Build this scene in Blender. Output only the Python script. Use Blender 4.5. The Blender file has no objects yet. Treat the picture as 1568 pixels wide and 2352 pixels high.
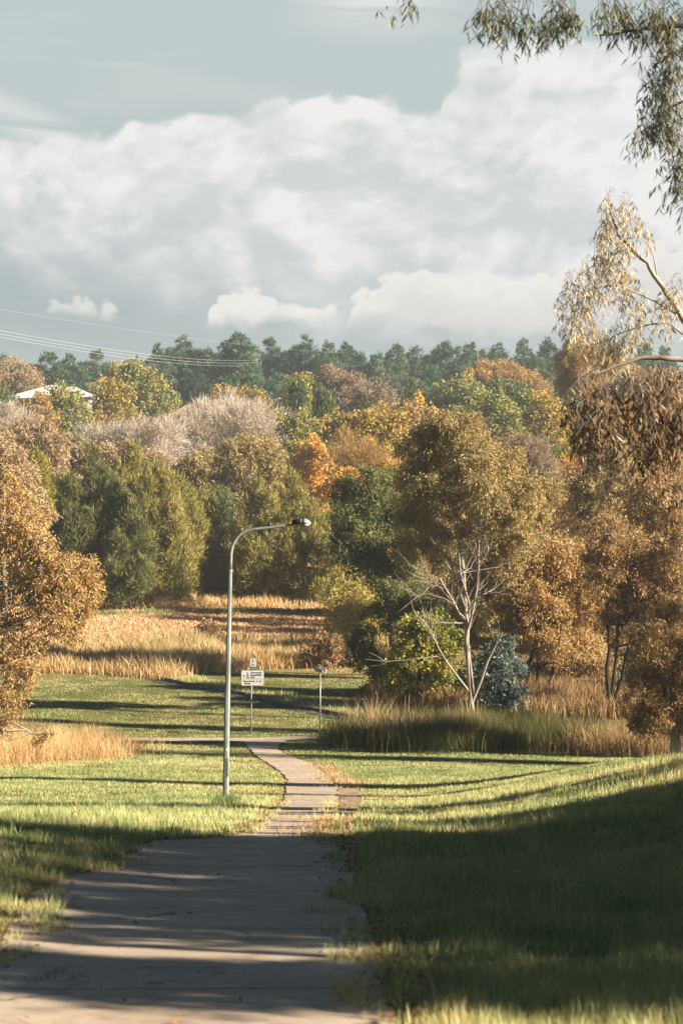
import bpy, math, random
import numpy as np
from math import radians, sin, cos, pi

# ------------------------------------------------------------------ camera, sky, sun, exposure
S = bpy.context.scene
F = 4573.0            # focal length in picture units (picture 1568 x 2352 units)
CZ = 1.6
HOR = 905.0
HAZE = 0.00042
cam_d = bpy.data.cameras.new("camera"); cam = bpy.data.objects.new("camera", cam_d)
S.collection.objects.link(cam)
cam.location = (0, 0, CZ); cam.rotation_euler = (radians(90), 0, 0)
cam_d.sensor_fit = 'VERTICAL'; cam_d.sensor_height = 36; cam_d.sensor_width = 24
cam_d.lens = F / 2352 * 36
cam_d.shift_y = -(1176 - HOR) / 2352
cam_d.clip_start = 0.1; cam_d.clip_end = 6000
cam_d.dof.use_dof = True; cam_d.dof.focus_distance = 75; cam_d.dof.aperture_fstop = 3.6
S.camera = cam
S.view_settings.view_transform = 'Standard'; S.view_settings.look = 'None'
S.view_settings.exposure = 1.6; S.view_settings.gamma = 1
S.cycles.use_denoising = True
S.cycles.max_bounces = 4; S.cycles.diffuse_bounces = 2; S.cycles.transmission_bounces = 2; S.cycles.transparent_max_bounces = 4
S.cycles.volume_bounces = 0
S.cycles.volume_step_rate = 5

SUN_AZ, SUN_EL = radians(110), radians(24)       # azimuth measured from +Y towards +X
sl = bpy.data.lights.new("sun", 'SUN'); sl.energy = 5.0; sl.angle = radians(0.5); sl.color = (1.0, .89, .74)
so = bpy.data.objects.new("sun", sl); S.collection.objects.link(so)
so.rotation_euler = (pi/2 - SUN_EL, 0, pi - SUN_AZ)
SUNV = np.array([sin(SUN_AZ)*cos(SUN_EL), cos(SUN_AZ)*cos(SUN_EL), sin(SUN_EL)])

def srgb(r, g, b, k=1.0):
    def f(c):
        c /= 255.0
        return (c/12.92 if c <= .04045 else ((c+.055)/1.055)**2.4) * k
    return (f(r), f(g), f(b), 1)

class NT:
    """small helper to write node maths"""
    def __init__(s, nt): s.nt = nt; s.N = nt.nodes; s.L = nt.links
    def sock(s, node, i, v):
        if v is None: return
        if isinstance(v, bpy.types.NodeSocket): s.L.new(v, node.inputs[i])
        else: node.inputs[i].default_value = v
    def node(s, t, ins=(), **kw):
        n = s.N.new(t)
        for k, v in kw.items(): setattr(n, k, v)
        for i, v in (ins.items() if isinstance(ins, dict) else enumerate(ins)): s.sock(n, i, v)
        return n
    def m(s, op, a, b=None, c=None, clamp=False):
        n = s.node('ShaderNodeMath', (a, b, c), operation=op); n.use_clamp = clamp
        return n.outputs[0]
    def mr(s, v, a, b, c=0., d=1., smooth=True):
        n = s.N.new('ShaderNodeMapRange'); n.interpolation_type = 'SMOOTHSTEP' if smooth else 'LINEAR'
        for i, q in enumerate((v, a, b, c, d)): s.sock(n, i, q)
        return n.outputs[0]
    def mix(s, f, a, b, bt='MIX'):
        n = s.N.new('ShaderNodeMix'); n.data_type = 'RGBA'; n.blend_type = bt
        s.sock(n, 0, f); s.sock(n, 6, a); s.sock(n, 7, b)
        return n.outputs[2]
    def noise(s, vec, scale, detail=5, rough=.55, dist=0.):
        n = s.node('ShaderNodeTexNoise'); s.sock(n, 'Vector', vec)
        n.inputs['Scale'].default_value = scale; n.inputs['Detail'].default_value = detail
        n.inputs['Roughness'].default_value = rough; n.inputs['Distortion'].default_value = dist
        return n.outputs[0]
    def comb(s, x, y, z=0.): return s.node('ShaderNodeCombineXYZ', (x, y, z)).outputs[0]
    def curve(s, v, pts, x0, x1):
        """float curve through pts [(x,y)], x mapped from x0..x1"""
        t = s.mr(v, x0, x1, smooth=False)
        n = s.N.new('ShaderNodeFloatCurve'); c = n.mapping.curves[0]
        pts = [((x-x0)/(x1-x0), y) for x, y in pts]
        c.points[0].location = pts[0]; c.points[1].location = pts[-1]
        for p in pts[1:-1]: c.points.new(*p)
        n.mapping.update(); s.sock(n, 'Value', t); n.inputs['Factor'].default_value = 1
        return n.outputs[0]

# sky: Nishita air with cumulus built over direction (azimuth / elevation of the real sky)
w = bpy.data.worlds.new("World"); S.world = w; w.use_nodes = True
w.node_tree.nodes.clear(); T = NT(w.node_tree)
sky = T.node('ShaderNodeTexSky'); sky.sky_type = 'NISHITA'; sky.sun_disc = False
sky.sun_elevation = SUN_EL; sky.sun_rotation = SUN_AZ; sky.air_density = .45; sky.dust_density = .1; sky.ozone_density = 2.5
geo = T.node('ShaderNodeTexCoord')
sep = T.node('ShaderNodeSeparateXYZ', (geo.outputs['Generated'],))
az = T.m('ARCTAN2', sep.outputs[0], sep.outputs[1]); el = T.m('ARCSINE', sep.outputs[2])
U = T.m('MULTIPLY', az, 4.573); V = T.m('MULTIPLY', el, 4.573)   # 1 unit = 1000 picture units
EXPO = 2 ** S.view_settings.exposure
UV = T.comb(U, T.m('MULTIPLY', V, 1.35))
n_big = T.noise(UV, 2.6, 8, .56, .25)
n_mid = T.noise(UV, 7.0, 8, .56, .35)
n_bil = T.noise(UV, 15.0, 6, .55, .2)
vor = T.node('ShaderNodeTexVoronoi'); vor.feature = 'SMOOTH_F1'; T.sock(vor, 'Vector', T.node('ShaderNodeVectorMath', (UV, T.node('ShaderNodeVectorMath', (T.node('ShaderNodeTexNoise', {0: UV, 2: 6.0}).outputs[1], (.09, .09, .09)), operation='MULTIPLY').outputs[0]), operation='ADD').outputs[0])
vor.inputs['Scale'].default_value = 11; vor.inputs['Smoothness'].default_value = .25
bil = T.m('SUBTRACT', .38, vor.outputs[0])
edge = T.m('ADD', T.m('MULTIPLY', T.m('SUBTRACT', n_mid, .5), .13), T.m('MULTIPLY', bil, .07))
edge = T.m('ADD', edge, T.m('MULTIPLY', T.m('SUBTRACT', n_bil, .5), .05))
vor2 = T.node('ShaderNodeTexVoronoi'); vor2.feature = 'SMOOTH_F1'; T.sock(vor2, 'Vector', T.node('ShaderNodeVectorMath', (UV, T.node('ShaderNodeVectorMath', (T.node('ShaderNodeTexNoise', {0: UV, 2: 16.0}).outputs[1], (.03, .03, .03)), operation='MULTIPLY').outputs[0]), operation='ADD').outputs[0])
vor2.inputs['Scale'].default_value = 24; vor2.inputs['Smoothness'].default_value = .3
bil2 = T.m('MINIMUM', T.m('SUBTRACT', .35, vor2.outputs[0]), .3)
def px(x): return (x-784)/1000.
def py(y): return (HOR-y)/1000.
def cu(pts): return [(px(a), py(b)) for a, b in pts]
X0, X1 = -3.0, 3.0
# main bank top edge and the higher bank on the right
topA = T.curve(U, [(-3.0, .42)] + cu([(-400, 360), (0, 322), (250, 318), (300, 275), (420, 262), (560, 245), (680, 215), (820, 222), (960, 246), (1180, 262), (1500, 320)]) + [(3.0, .45)], X0, X1)
topB = T.curve(U, [(-3.0, 0.02), (px(870), .02)] + cu([(990, 330), (1030, 190), (1100, 110), (1200, 84), (1380, 98), (1568, 112)]) + [(1.6, .55), (3.0, .3)], X0, X1)
top1 = T.m('MAXIMUM', topA, topB)
d1 = T.m('ADD', T.m('SUBTRACT', top1, V), T.m('MULTIPLY', edge, .55))
mA = T.mr(d1, -.003, .022)
# underside of the bank dissolves into blue grey air low on the left
bott = T.curve(U, [(-3.0, .25)] + cu([(0, 560), (400, 640), (700, 690), (1000, 760), (1568, 800)]) + [(3.0, .1)], X0, X1)
dB = T.m('ADD', T.m('SUBTRACT', V, bott), T.m('MULTIPLY', T.m('SUBTRACT', n_big, .5), .35))
mB = T.mr(dB, -.13, .16)
mass = T.m('MULTIPLY', mA, mB)
# three low cumulus heads
def puff(top, base, soft=.02):
    tt = T.curve(U, [(-3.0, -.2)] + cu(top) + [(3.0, -.2)], X0, X1)
    dt = T.m('ADD', T.m('SUBTRACT', tt, V), T.m('ADD', T.m('MULTIPLY', edge, .30), T.m('MULTIPLY', bil2, .05)))
    up = T.mr(dt, 0., soft)
    dn = T.mr(T.m('ADD', V, T.m('MULTIPLY', T.m('SUBTRACT', n_mid, .5), .09)), py(base+28), py(base-22))
    return T.m('MULTIPLY', up, dn), dt
p1, t1 = puff([(40, 900), (85, 735), (125, 684), (170, 682), (215, 688), (260, 700), (310, 735), (350, 900)], 722)
p2, t2 = puff([(440, 800), (475, 735), (500, 672), (560, 656), (620, 660), (680, 688), (740, 690), (785, 712), (810, 800)], 732)
p3, t3 = puff([(760, 800), (800, 720), (815, 664), (870, 640), (940, 602), (1000, 606), (1050, 626), (1120, 614), (1200, 622), (1280, 600), (1400, 560), (1568, 560), (1900, 600), (2200, 800)], 745)
pf = T.m('MAXIMUM', T.m('MAXIMUM', T.m('MULTIPLY', p1, .75), p2), p3)
# thin wisps high up
wv = T.comb(T.m('ADD', T.m('MULTIPLY', U, .8), T.m('MULTIPLY', V, .9)), T.m('MULTIPLY', V, 5.))
wis = T.noise(wv, 1.7, 6, .6, .6)
wA = T.m('MULTIPLY', T.mr(T.m('ABSOLUTE', T.m('SUBTRACT', V, T.m('ADD', T.m('MULTIPLY', U, -.42), .31))), .07, .0), T.mr(U, -.50, -.64))
wC = T.m('MULTIPLY', T.mr(T.m('ABSOLUTE', T.m('SUBTRACT', U, .08)), .26, .0), T.mr(V, .78, .88))
wisp = T.m('MULTIPLY', T.m('ADD', T.m('MULTIPLY', wA, .9), wC), T.mr(wis, .38, .62), clamp=True)
wisp = T.m('MAXIMUM', wisp, T.mr(wis, .55, .85, 0., .25))
# relief: the same noise looked up a little towards the light
off = T.node('ShaderNodeVectorMath', (UV, (.025, .035, 0)), operation='ADD').outputs[0]
rel = T.m('SUBTRACT', n_mid, T.noise(off, 7.0, 8, .56, .35))
rel2 = T.m('SUBTRACT', n_big, T.noise(T.node('ShaderNodeVectorMath', (UV, (.05, .08, 0)), operation='ADD').outputs[0], 2.6, 8, .56, .25))
lum = T.m('ADD', T.m('MULTIPLY', rel, .55), T.m('MULTIPLY', rel2, 1.5))
lum = T.m('ADD', lum, T.m('MULTIPLY', T.mr(d1, .2, .0), .10))
lum = T.m('ADD', lum, T.m('MULTIPLY', T.m('SUBTRACT', n_big, .5), .55))
lum = T.m('ADD', lum, T.mr(U, -.4, 1.0, 0., .12))
def vor_at(scale, off_, sm):
    wj = T.node('ShaderNodeVectorMath', (UV, T.node('ShaderNodeVectorMath', (T.node('ShaderNodeTexNoise', {0: UV, 2: 5.0}).outputs[1], (.16, .16, .16)), operation='MULTIPLY').outputs[0]), operation='ADD').outputs[0]
    v_ = T.node('ShaderNodeTexVoronoi'); v_.feature = 'SMOOTH_F1'; T.sock(v_, 'Vector', T.node('ShaderNodeVectorMath', (wj, off_), operation='ADD').outputs[0])
    v_.inputs['Scale'].default_value = scale; v_.inputs['Smoothness'].default_value = sm; v_.inputs['Detail'].default_value = 2.; v_.inputs['Roughness'].default_value = .5; return v_.outputs[0]
bl1 = T.m('SUBTRACT', vor_at(4.2, (-.01, .035, 0), .5), vor_at(4.2, (0, 0, 0), .5))
bl2 = T.m('SUBTRACT', vor_at(10., (-.004, .014, 0), .4), vor_at(10., (0, 0, 0), .4))
lum = T.m('ADD', lum, T.m('ADD', T.m('MULTIPLY', bl1, .6), T.m('MULTIPLY', bl2, .3)))
# sunlit swellings in the upper and left parts of the bank
def glow(cx, cy, rx, ry, a):
    du = T.m('DIVIDE', T.m('SUBTRACT', U, px(cx)), rx/1000); dv = T.m('DIVIDE', T.m('SUBTRACT', V, py(cy)), ry/1000)
    dd = T.m('ADD', T.m('MULTIPLY', du, du), T.m('MULTIPLY', dv, dv)); dd = T.m('ADD', dd, T.m('MULTIPLY', T.m('SUBTRACT', n_mid, .5), 1.6))
    return T.mr(dd, 1.15, .35, 0., a)
for g_ in ((130, 400, 90, 60, .16), (250, 440, 90, 40, .14), (470, 340, 110, 90, .16), (590, 470, 110, 55, .18), (720, 250, 160, 45, .10), (1250, 150, 220, 80, .18), (1080, 290, 130, 50, .12), (1480, 420, 160, 110, .18), (1050, 430, 120, 60, .06)):
    lum = T.m('ADD', lum, glow(*g_))
lumc = T.mr(lum, -.20, .38, smooth=False)
K = 1/EXPO
c_lo, c_hi = srgb(212, 215, 217, K), srgb(242, 241, 240, K)
cl = T.mix(lumc, c_lo, c_hi)
cpf = T.mix(T.mr(t3, .12, .0), srgb(222, 221, 219, K), srgb(243, 240, 235, K))
# clear air: Nishita veiled by thin high haze; darker slate towards the horizon in front
clear = T.mix(1., sky.outputs[0], (.021, .027, .024, 1), 'MULTIPLY')
front = T.m('MULTIPLY', T.mr(T.m('ABSOLUTE', az), .55, .22), T.mr(el, .36, .22))
veil = T.mix(T.mr(V, .28, .75), srgb(176, 188, 189, K), srgb(194, 206, 205, K))
veil = T.mix(T.mr(V, .10, .0), veil, srgb(188, 197, 199, K))
air = T.mix(T.m('MULTIPLY', front, .97), clear, veil)
alls = T.mix(wisp, air, srgb(226, 228, 228, K))
alls = T.mix(T.m('MULTIPLY', mass, T.m('MULTIPLY', front, .96)), alls, cl)
alls = T.mix(T.m('MULTIPLY', pf, T.m('MULTIPLY', front, .92)), alls, cpf)
bg = T.node('ShaderNodeBackground', (alls, 1.0))
T.L.new(bg.outputs[0], T.node('ShaderNodeOutputWorld').inputs[0])
for n_ in w.node_tree.nodes:
    if n_.bl_idname == 'ShaderNodeTexNoise': n_.noise_dimensions = '2D'
    if n_.bl_idname == 'ShaderNodeTexVoronoi': n_.voronoi_dimensions = '2D'
w.cycles.sampling_method = 'MANUAL'; w.cycles.sample_map_resolution = 512

# ------------------------------------------------------------------ helpers
rng = np.random.default_rng(7)
C = S.collection

def smooth01(t): t = np.clip(t, 0, 1); return t*t*(3-2*t)

def vnoise(x, y, seed=0):
    x = np.asarray(x, float); y = np.asarray(y, float)
    xi = np.floor(x).astype(np.int64); yi = np.floor(y).astype(np.int64); xf = x-xi; yf = y-yi
    def hsh(a, b):
        n = (a*374761393 + b*668265263 + seed*1442695041) & 0x7fffffff
        n = ((n ^ (n >> 13))*1274126177) & 0x7fffffff
        return ((n ^ (n >> 16)) & 0xffff)/65535.
    u = xf*xf*(3-2*xf); v = yf*yf*(3-2*yf)
    return (hsh(xi, yi)*(1-u)+hsh(xi+1, yi)*u)*(1-v)+(hsh(xi, yi+1)*(1-u)+hsh(xi+1, yi+1)*u)*v
def fbm(x, y, seed=0, o=4):
    s = 0; a = .5; t = 0
    for i in range(o): s = s+a*vnoise(x*2**i, y*2**i, seed+i*17); t += a; a *= .5
    return s/t

_hy = np.array([-60, -20, 0, 10, 25, 46, 62, 70, 78, 83, 95, 112, 130, 148, 165, 200, 260, 320, 370, 430, 600, 1200, 4000.])
_hz = np.array([4, 2.6, 0, -1.56, -4.05, -7.85, -10.2, -11.2, -12.0, -12.55, -13.1, -13.9, -14.1, -13.95, -13.2, -11, -8, -4.5, -2.2, -.5, 0, -2, -20])
_fy = np.arange(-60, 4000, .5); _fz = np.interp(_fy, _hy, _hz)
_k = np.hanning(25); _k /= _k.sum(); _fz = np.convolve(np.pad(_fz, 12, mode='edge'), _k, 'valid')

def interp_px(pts, x):
    a = np.array(pts, float); return np.interp(x, a[:, 0], a[:, 1])

def h(x, y):
    x = np.asarray(x, float); y = np.asarray(y, float)
    z = np.interp(y, _fy, _fz)
    z = z + 1.08*smooth01((x-1.2)/7.)*smooth01((y-9)/22.)*smooth01((66-y)/22.)
    z = z + .3*smooth01((x-7)/9.)*smooth01((y-15)/20.)*smooth01((66-y)/22.)
    z = z + .35*smooth01((-x-1.5)/5)*smooth01((y-6)/10)*smooth01((40-y)/18)
    z = z + .22*(fbm(x/9., y/9., 3)-.5)*smooth01((np.abs(x+.6)-2.)/4.)
    return z

def ground_at(pxv, pyv):
    a = (pxv-784)/F; b = (pyv-HOR)/F
    Y = np.concatenate([np.arange(4, 120, .1), np.arange(120, 600, .5)])
    d = CZ - b*Y - h(a*Y, Y)
    i = np.argmax(d < 0)
    if d[i] >= 0: i = len(Y)-1
    y = Y[i-1] + (Y[i]-Y[i-1])*d[i-1]/(d[i-1]-d[i]+1e-9)
    return np.array([a*y, y, float(h(a*y, y))])

def P(pxv, pyv, D):   # real point at distance D along the view
    return np.array([(pxv-784)/F*D, D, CZ-(pyv-HOR)/F*D])

def mesh_obj(name, V_, F_, mat, parent=None, smooth=False, attrs=None):
    me = bpy.data.meshes.new(name)
    V_ = np.asarray(V_, np.float32); 
    if isinstance(F_, np.ndarray):
        n, k = F_.shape
        me.vertices.add(len(V_)); me.vertices.foreach_set('co', V_.ravel())
        me.loops.add(n*k); me.loops.foreach_set('vertex_index', F_.ravel().astype(np.int32))
        me.polygons.add(n); me.polygons.foreach_set('loop_start', np.arange(0, n*k, k, dtype=np.int32))
        me.polygons.foreach_set('loop_total', np.full(n, k, np.int32))
        me.update(calc_edges=True)
    else:
        me.from_pydata([tuple(map(float, v)) for v in V_], [], F_); me.update()
    for an, (dom, arr) in (attrs or {}).items():
        at = me.attributes.new(an, 'FLOAT', dom); at.data.foreach_set('value', np.asarray(arr, np.float32))
    if mat is not None: me.materials.append(mat)
    if smooth: me.polygons.foreach_set('use_smooth', np.ones(len(me.polygons), bool))
    o = bpy.data.objects.new(name, me); C.objects.link(o)
    if parent is not None:
        o.parent = parent; o.matrix_parent_inverse.identity()
        o.location = -np.array(parent.location)
    return o

def tag(o, label=None, cat=None, group=None, kind=None):
    if label: o['label'] = label
    if cat: o['category'] = cat
    if group: o['group'] = group
    if kind: o['kind'] = kind
    return o

def empty(name, loc, label, cat, group=None):
    o = bpy.data.objects.new(name, None); C.objects.link(o); o.location = loc
    return tag(o, label, cat, group)

class MB:
    """collects polygons for one mesh"""
    def __init__(s): s.v = []; s.f = []
    def add(s, v, f):
        b = len(s.v); s.v += [tuple(map(float, q)) for q in v]; s.f += [tuple(i+b for i in q) for q in f]
    def box(s, c, sz, rot=0., tilt=0.):
        x, y, z = [q/2 for q in sz]; vs = []
        for a, b, d in ((-1,-1,-1),(1,-1,-1),(1,1,-1),(-1,1,-1),(-1,-1,1),(1,-1,1),(1,1,1),(-1,1,1)):
            p = np.array([a*x, b*y, d*z])
            p = np.array([p[0]*cos(tilt)+p[2]*sin(tilt), p[1], -p[0]*sin(tilt)+p[2]*cos(tilt)])
            p = np.array([p[0]*cos(rot)-p[1]*sin(rot), p[0]*sin(rot)+p[1]*cos(rot), p[2]])
            vs.append(p+np.array(c))
        s.add(vs, [(0,3,2,1),(4,5,6,7),(0,1,5,4),(1,2,6,5),(2,3,7,6),(3,0,4,7)])
    def tube(s, pts, rad, k=8, cap=True, ph=0.):
        pts = np.array(pts, float); n = len(pts)
        rad = np.full(n, rad) if np.isscalar(rad) else np.array(rad, float)
        tg = np.gradient(pts, axis=0); tg /= np.linalg.norm(tg, axis=1)[:, None]+1e-9
        ref = np.array([0, 1, 0.]) if abs(tg[0][2]) > .8 else np.array([0, 0, 1.])
        vs = []
        for i in range(n):
            a = np.cross(tg[i], ref); a /= np.linalg.norm(a)+1e-9; b = np.cross(tg[i], a)
            for j in range(k):
                t = 2*pi*j/k+ph; vs.append(pts[i]+rad[i]*(cos(t)*a+sin(t)*b))
        f = [(i*k+j, i*k+(j+1) % k, (i+1)*k+(j+1) % k, (i+1)*k+j) for i in range(n-1) for j in range(k)]
        if cap: f += [tuple(range(k))[::-1], tuple((n-1)*k+j for j in range(k))]
        s.add(vs, f)
    def prism(s, poly, y0, y1):
        """polygon in x,z extruded from y0 to y1"""
        n = len(poly)
        s.add([(a, y0, b) for a, b in poly]+[(a, y1, b) for a, b in poly],
              [tuple(range(n)), tuple(range(2*n-1, n-1, -1))]+[(i, i+n, (i+1) % n+n, (i+1) % n) for i in range(n)])
    def build(s, name, mat, parent=None, smooth=False):
        return mesh_obj(name, s.v, s.f, mat, parent, smooth)

# ------------------------------------------------------------------ materials
def new_mat(name):
    m = bpy.data.materials.new(name); m.use_nodes = True; m.node_tree.nodes.clear(); return m, NT(m.node_tree)

def leaf_mat(name, cols, k=.55, trans=.3, rough=.55, spec=.25):
    """colour runs through cols by the per-leaf tint"""
    m, t = new_mat(name)
    at = t.node('ShaderNodeAttribute'); at.attribute_name = 'tint'
    cr = t.node('ShaderNodeValToRGB', (at.outputs['Fac'],)); e = cr.color_ramp.elements
    cs = [tuple(a*b for a, b in zip(srgb(*c, k), (.98, 1.0, .98, 1))) for c in cols]
    e[0].color = cs[0]; e[-1].color = cs[-1]; e[-1].position = 1
    for i, c in enumerate(cs[1:-1]): q = e.new((i+1)/(len(cs)-1)); q.color = c
    p = t.node('ShaderNodeBsdfPrincipled'); t.L.new(cr.outputs[0], p.inputs['Base Color'])
    p.inputs['Roughness'].default_value = rough; p.inputs['Specular IOR Level'].default_value = spec
    tr = t.node('ShaderNodeBsdfTranslucent', (t.mix(1., cr.outputs[0], (1.25, 1.15, .8, 1), 'MULTIPLY'),))
    mx = t.node('ShaderNodeMixShader', (trans, p.outputs[0], tr.outputs[0]))
    t.L.new(mx.outputs[0], t.node('ShaderNodeOutputMaterial').inputs[0])
    return m

def surf_mat(name, a, b, scale=6., rough=.85, bump=.0, metal=0., spec=.3, detail=6, stretch=None, lo=.35, hi=.65):
    m, t = new_mat(name)
    tc = t.node('ShaderNodeTexCoord').outputs['Object']
    if stretch: tc = t.node('ShaderNodeVectorMath', (tc, stretch), operation='MULTIPLY').outputs[0]
    n = t.noise(tc, scale, detail, .6)
    col = t.mix(t.mr(n, lo, hi), a, b)
    p = t.node('ShaderNodeBsdfPrincipled'); t.L.new(col, p.inputs['Base Color'])
    p.inputs['Roughness'].default_value = rough; p.inputs['Metallic'].default_value = metal
    p.inputs['Specular IOR Level'].default_value = spec
    if bump:
        bn = t.node('ShaderNodeBump'); bn.inputs['Strength'].default_value = bump; bn.inputs['Distance'].default_value = .02
        t.L.new(t.noise(tc, scale*4, 4, .6), bn.inputs['Height']); t.L.new(bn.outputs[0], p.inputs['Normal'])
    t.L.new(p.outputs[0], t.node('ShaderNodeOutputMaterial').inputs[0])
    return m

M = {}
M['bark_pale'] = surf_mat('pale_bark', srgb(188, 174, 156, .7), srgb(120, 100, 82, .7), 3., .8, .4, stretch=(1, 1, .35), lo=.45, hi=.75)
M['bark_grey'] = surf_mat('grey_bark', srgb(150, 132, 112, .7), srgb(85, 70, 58, .7), 3., .85, .4, stretch=(1, 1, .35))
M['bark_dark'] = surf_mat('dark_bark', srgb(92, 74, 58, .6), srgb(50, 40, 32, .6), 4., .9, .5, stretch=(1, 1, .3))
M['galv'] = surf_mat('galvanised_steel', srgb(176, 178, 170, .8), srgb(140, 146, 138, .8), 9., .5, 0, .35, .4, stretch=(1, 1, .2))
M['alu'] = surf_mat('cast_aluminium', srgb(205, 205, 200, .8), srgb(165, 168, 165, .8), 12., .45, 0, .3, .5)
M['black'] = surf_mat('black_plastic', srgb(28, 30, 30), srgb(40, 42, 42), 9., .6)
M['diff'] = surf_mat('frosted_lens', srgb(190, 180, 170, .9), srgb(170, 165, 158, .9), 6., .3)
M['sign'] = surf_mat('sign_white', srgb(225, 215, 208, .85), srgb(205, 195, 190, .85), 5., .5)
M['signback'] = surf_mat('sign_edge', srgb(200, 205, 200, .7), srgb(170, 178, 172, .7), 5., .5)
M['ink'] = surf_mat('dark_teal_print', srgb(45, 85, 85, .9), srgb(60, 98, 96, .9), 20., .6)
M['teal'] = surf_mat('teal_panel', srgb(40, 92, 84, .9), srgb(58, 108, 98, .9), 8., .6)
M['orange'] = surf_mat('orange_print', srgb(225, 130, 70, .9), srgb(235, 150, 95, .9), 20., .6)
M['cream'] = surf_mat('cream_print', srgb(225, 222, 205, .9), srgb(210, 208, 195, .9), 20., .6)
M['paint_black'] = surf_mat('marker_ink', srgb(30, 28, 20), srgb(40, 38, 28), 20., .7)
M['rail'] = surf_mat('weathered_rail', srgb(150, 150, 140, .7), srgb(110, 112, 104, .7), 9., .6)
M['roof'] = surf_mat('pale_metal_roof', srgb(232, 222, 214, .9), srgb(215, 205, 198, .9), 2., .5)
M['wall'] = surf_mat('house_wall', srgb(190, 178, 165, .7), srgb(170, 158, 146, .7), 1., .8)
M['tile'] = surf_mat('terracotta_tiles', srgb(196, 160, 136, .75), srgb(176, 142, 120, .75), 3., .8, stretch=(1, 6, 1))
M['glass'] = surf_mat('window_glass', srgb(150, 145, 138, .6), srgb(90, 92, 92, .6), 2., .2, spec=.6)
M['wire'] = surf_mat('wire', srgb(205, 200, 195, .7), srgb(195, 190, 186, .7), 2., .5)
M['kerb'] = surf_mat('concrete_kerb', srgb(175, 152, 138, .65), srgb(130, 115, 108, .6), 4., .9, .3)

PAL = {
 'pine': [(50, 80, 60), (80, 108, 78), (122, 134, 92)],
 'pine_warm': [(70, 92, 70), (110, 120, 84), (140, 135, 95)],
 'casu': [(110, 114, 60), (156, 146, 80), (188, 170, 104)],
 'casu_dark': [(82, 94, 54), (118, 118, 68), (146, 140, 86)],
 'casu_yel': [(120, 120, 50), (160, 145, 60), (185, 160, 70)],
 'gum_olive': [(118, 112, 70), (158, 140, 88), (194, 170, 122), (178, 130, 74)],
 'gum_green': [(70, 90, 52), (112, 116, 66), (158, 148, 92)],
 'gum_tan': [(150, 126, 92), (180, 154, 120), (200, 176, 146)],
 'gum_grey': [(128, 112, 90), (160, 138, 114), (186, 164, 140)],
 'gum_orange': [(146, 118, 70), (188, 148, 92), (210, 180, 132), (124, 122, 74)],
 'gum_brown': [(110, 90, 56), (158, 124, 80), (196, 162, 118), (96, 98, 60)],
 'dome_orange': [(150, 126, 80), (186, 150, 98), (204, 170, 118)],
 'autumn': [(134, 132, 72), (178, 152, 80), (206, 164, 84)],
 'autumn_green': [(104, 124, 70), (142, 148, 84), (176, 162, 96), (204, 160, 82)],
 'orange': [(204, 158, 82), (222, 172, 92), (232, 192, 114)],
 'yellow': [(206, 166, 66), (230, 182, 66), (236, 198, 92)],
 'pale': [(172, 154, 140), (204, 188, 176), (232, 222, 214)],
 'pale_brown': [(150, 126, 100), (186, 160, 134), (206, 184, 160)],
 'cypress': [(60, 82, 44), (94, 108, 54), (136, 132, 66)],
 'green': [(76, 100, 62), (110, 128, 78), (148, 152, 98)],
 'green_yellow': [(106, 122, 62), (150, 150, 74), (214, 178, 66)],
 'yellow_green': [(150, 152, 84), (190, 178, 100), (216, 176, 84)],
 'teal': [(50, 64, 64), (84, 98, 96), (160, 172, 164)],
 'dark': [(40, 58, 44), (60, 76, 52), (90, 92, 58)],
 'rust': [(150, 120, 70), (184, 146, 88), (172, 152, 92)],
 'near_green': [(84, 98, 82), (116, 122, 100), (168, 152, 116)],
 'near_lit': [(160, 148, 124), (208, 188, 156), (228, 210, 172)],
 'near_brown': [(92, 76, 56), (146, 118, 90), (206, 176, 146)],
 'reed': [(164, 138, 92), (206, 172, 124), (226, 200, 156), (142, 150, 98)],
 'dry': [(184, 146, 98), (214, 178, 126), (230, 200, 154)],
 'meadow': [(206, 162, 122), (226, 182, 140), (234, 198, 156)],
 'tall_green': [(62, 78, 40), (96, 100, 50), (150, 122, 74)],
 'tall_brown': [(104, 84, 52), (156, 124, 82), (196, 166, 126)],
 'seed': [(176, 146, 108), (206, 178, 136)],
 'lawn': [(98, 128, 76), (156, 166, 106), (206, 204, 146), (212, 184, 128)],
 'litter': [(130, 80, 40), (190, 130, 80), (220, 180, 130)],
}
KFOL = .95
def LM(p, **kw):
    k = 'leaf_'+p
    if k not in M: M[k] = leaf_mat(k, PAL[p], kw.get('k', KFOL), kw.get('trans', .28), kw.get('rough', .55))
    return M[k]

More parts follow.
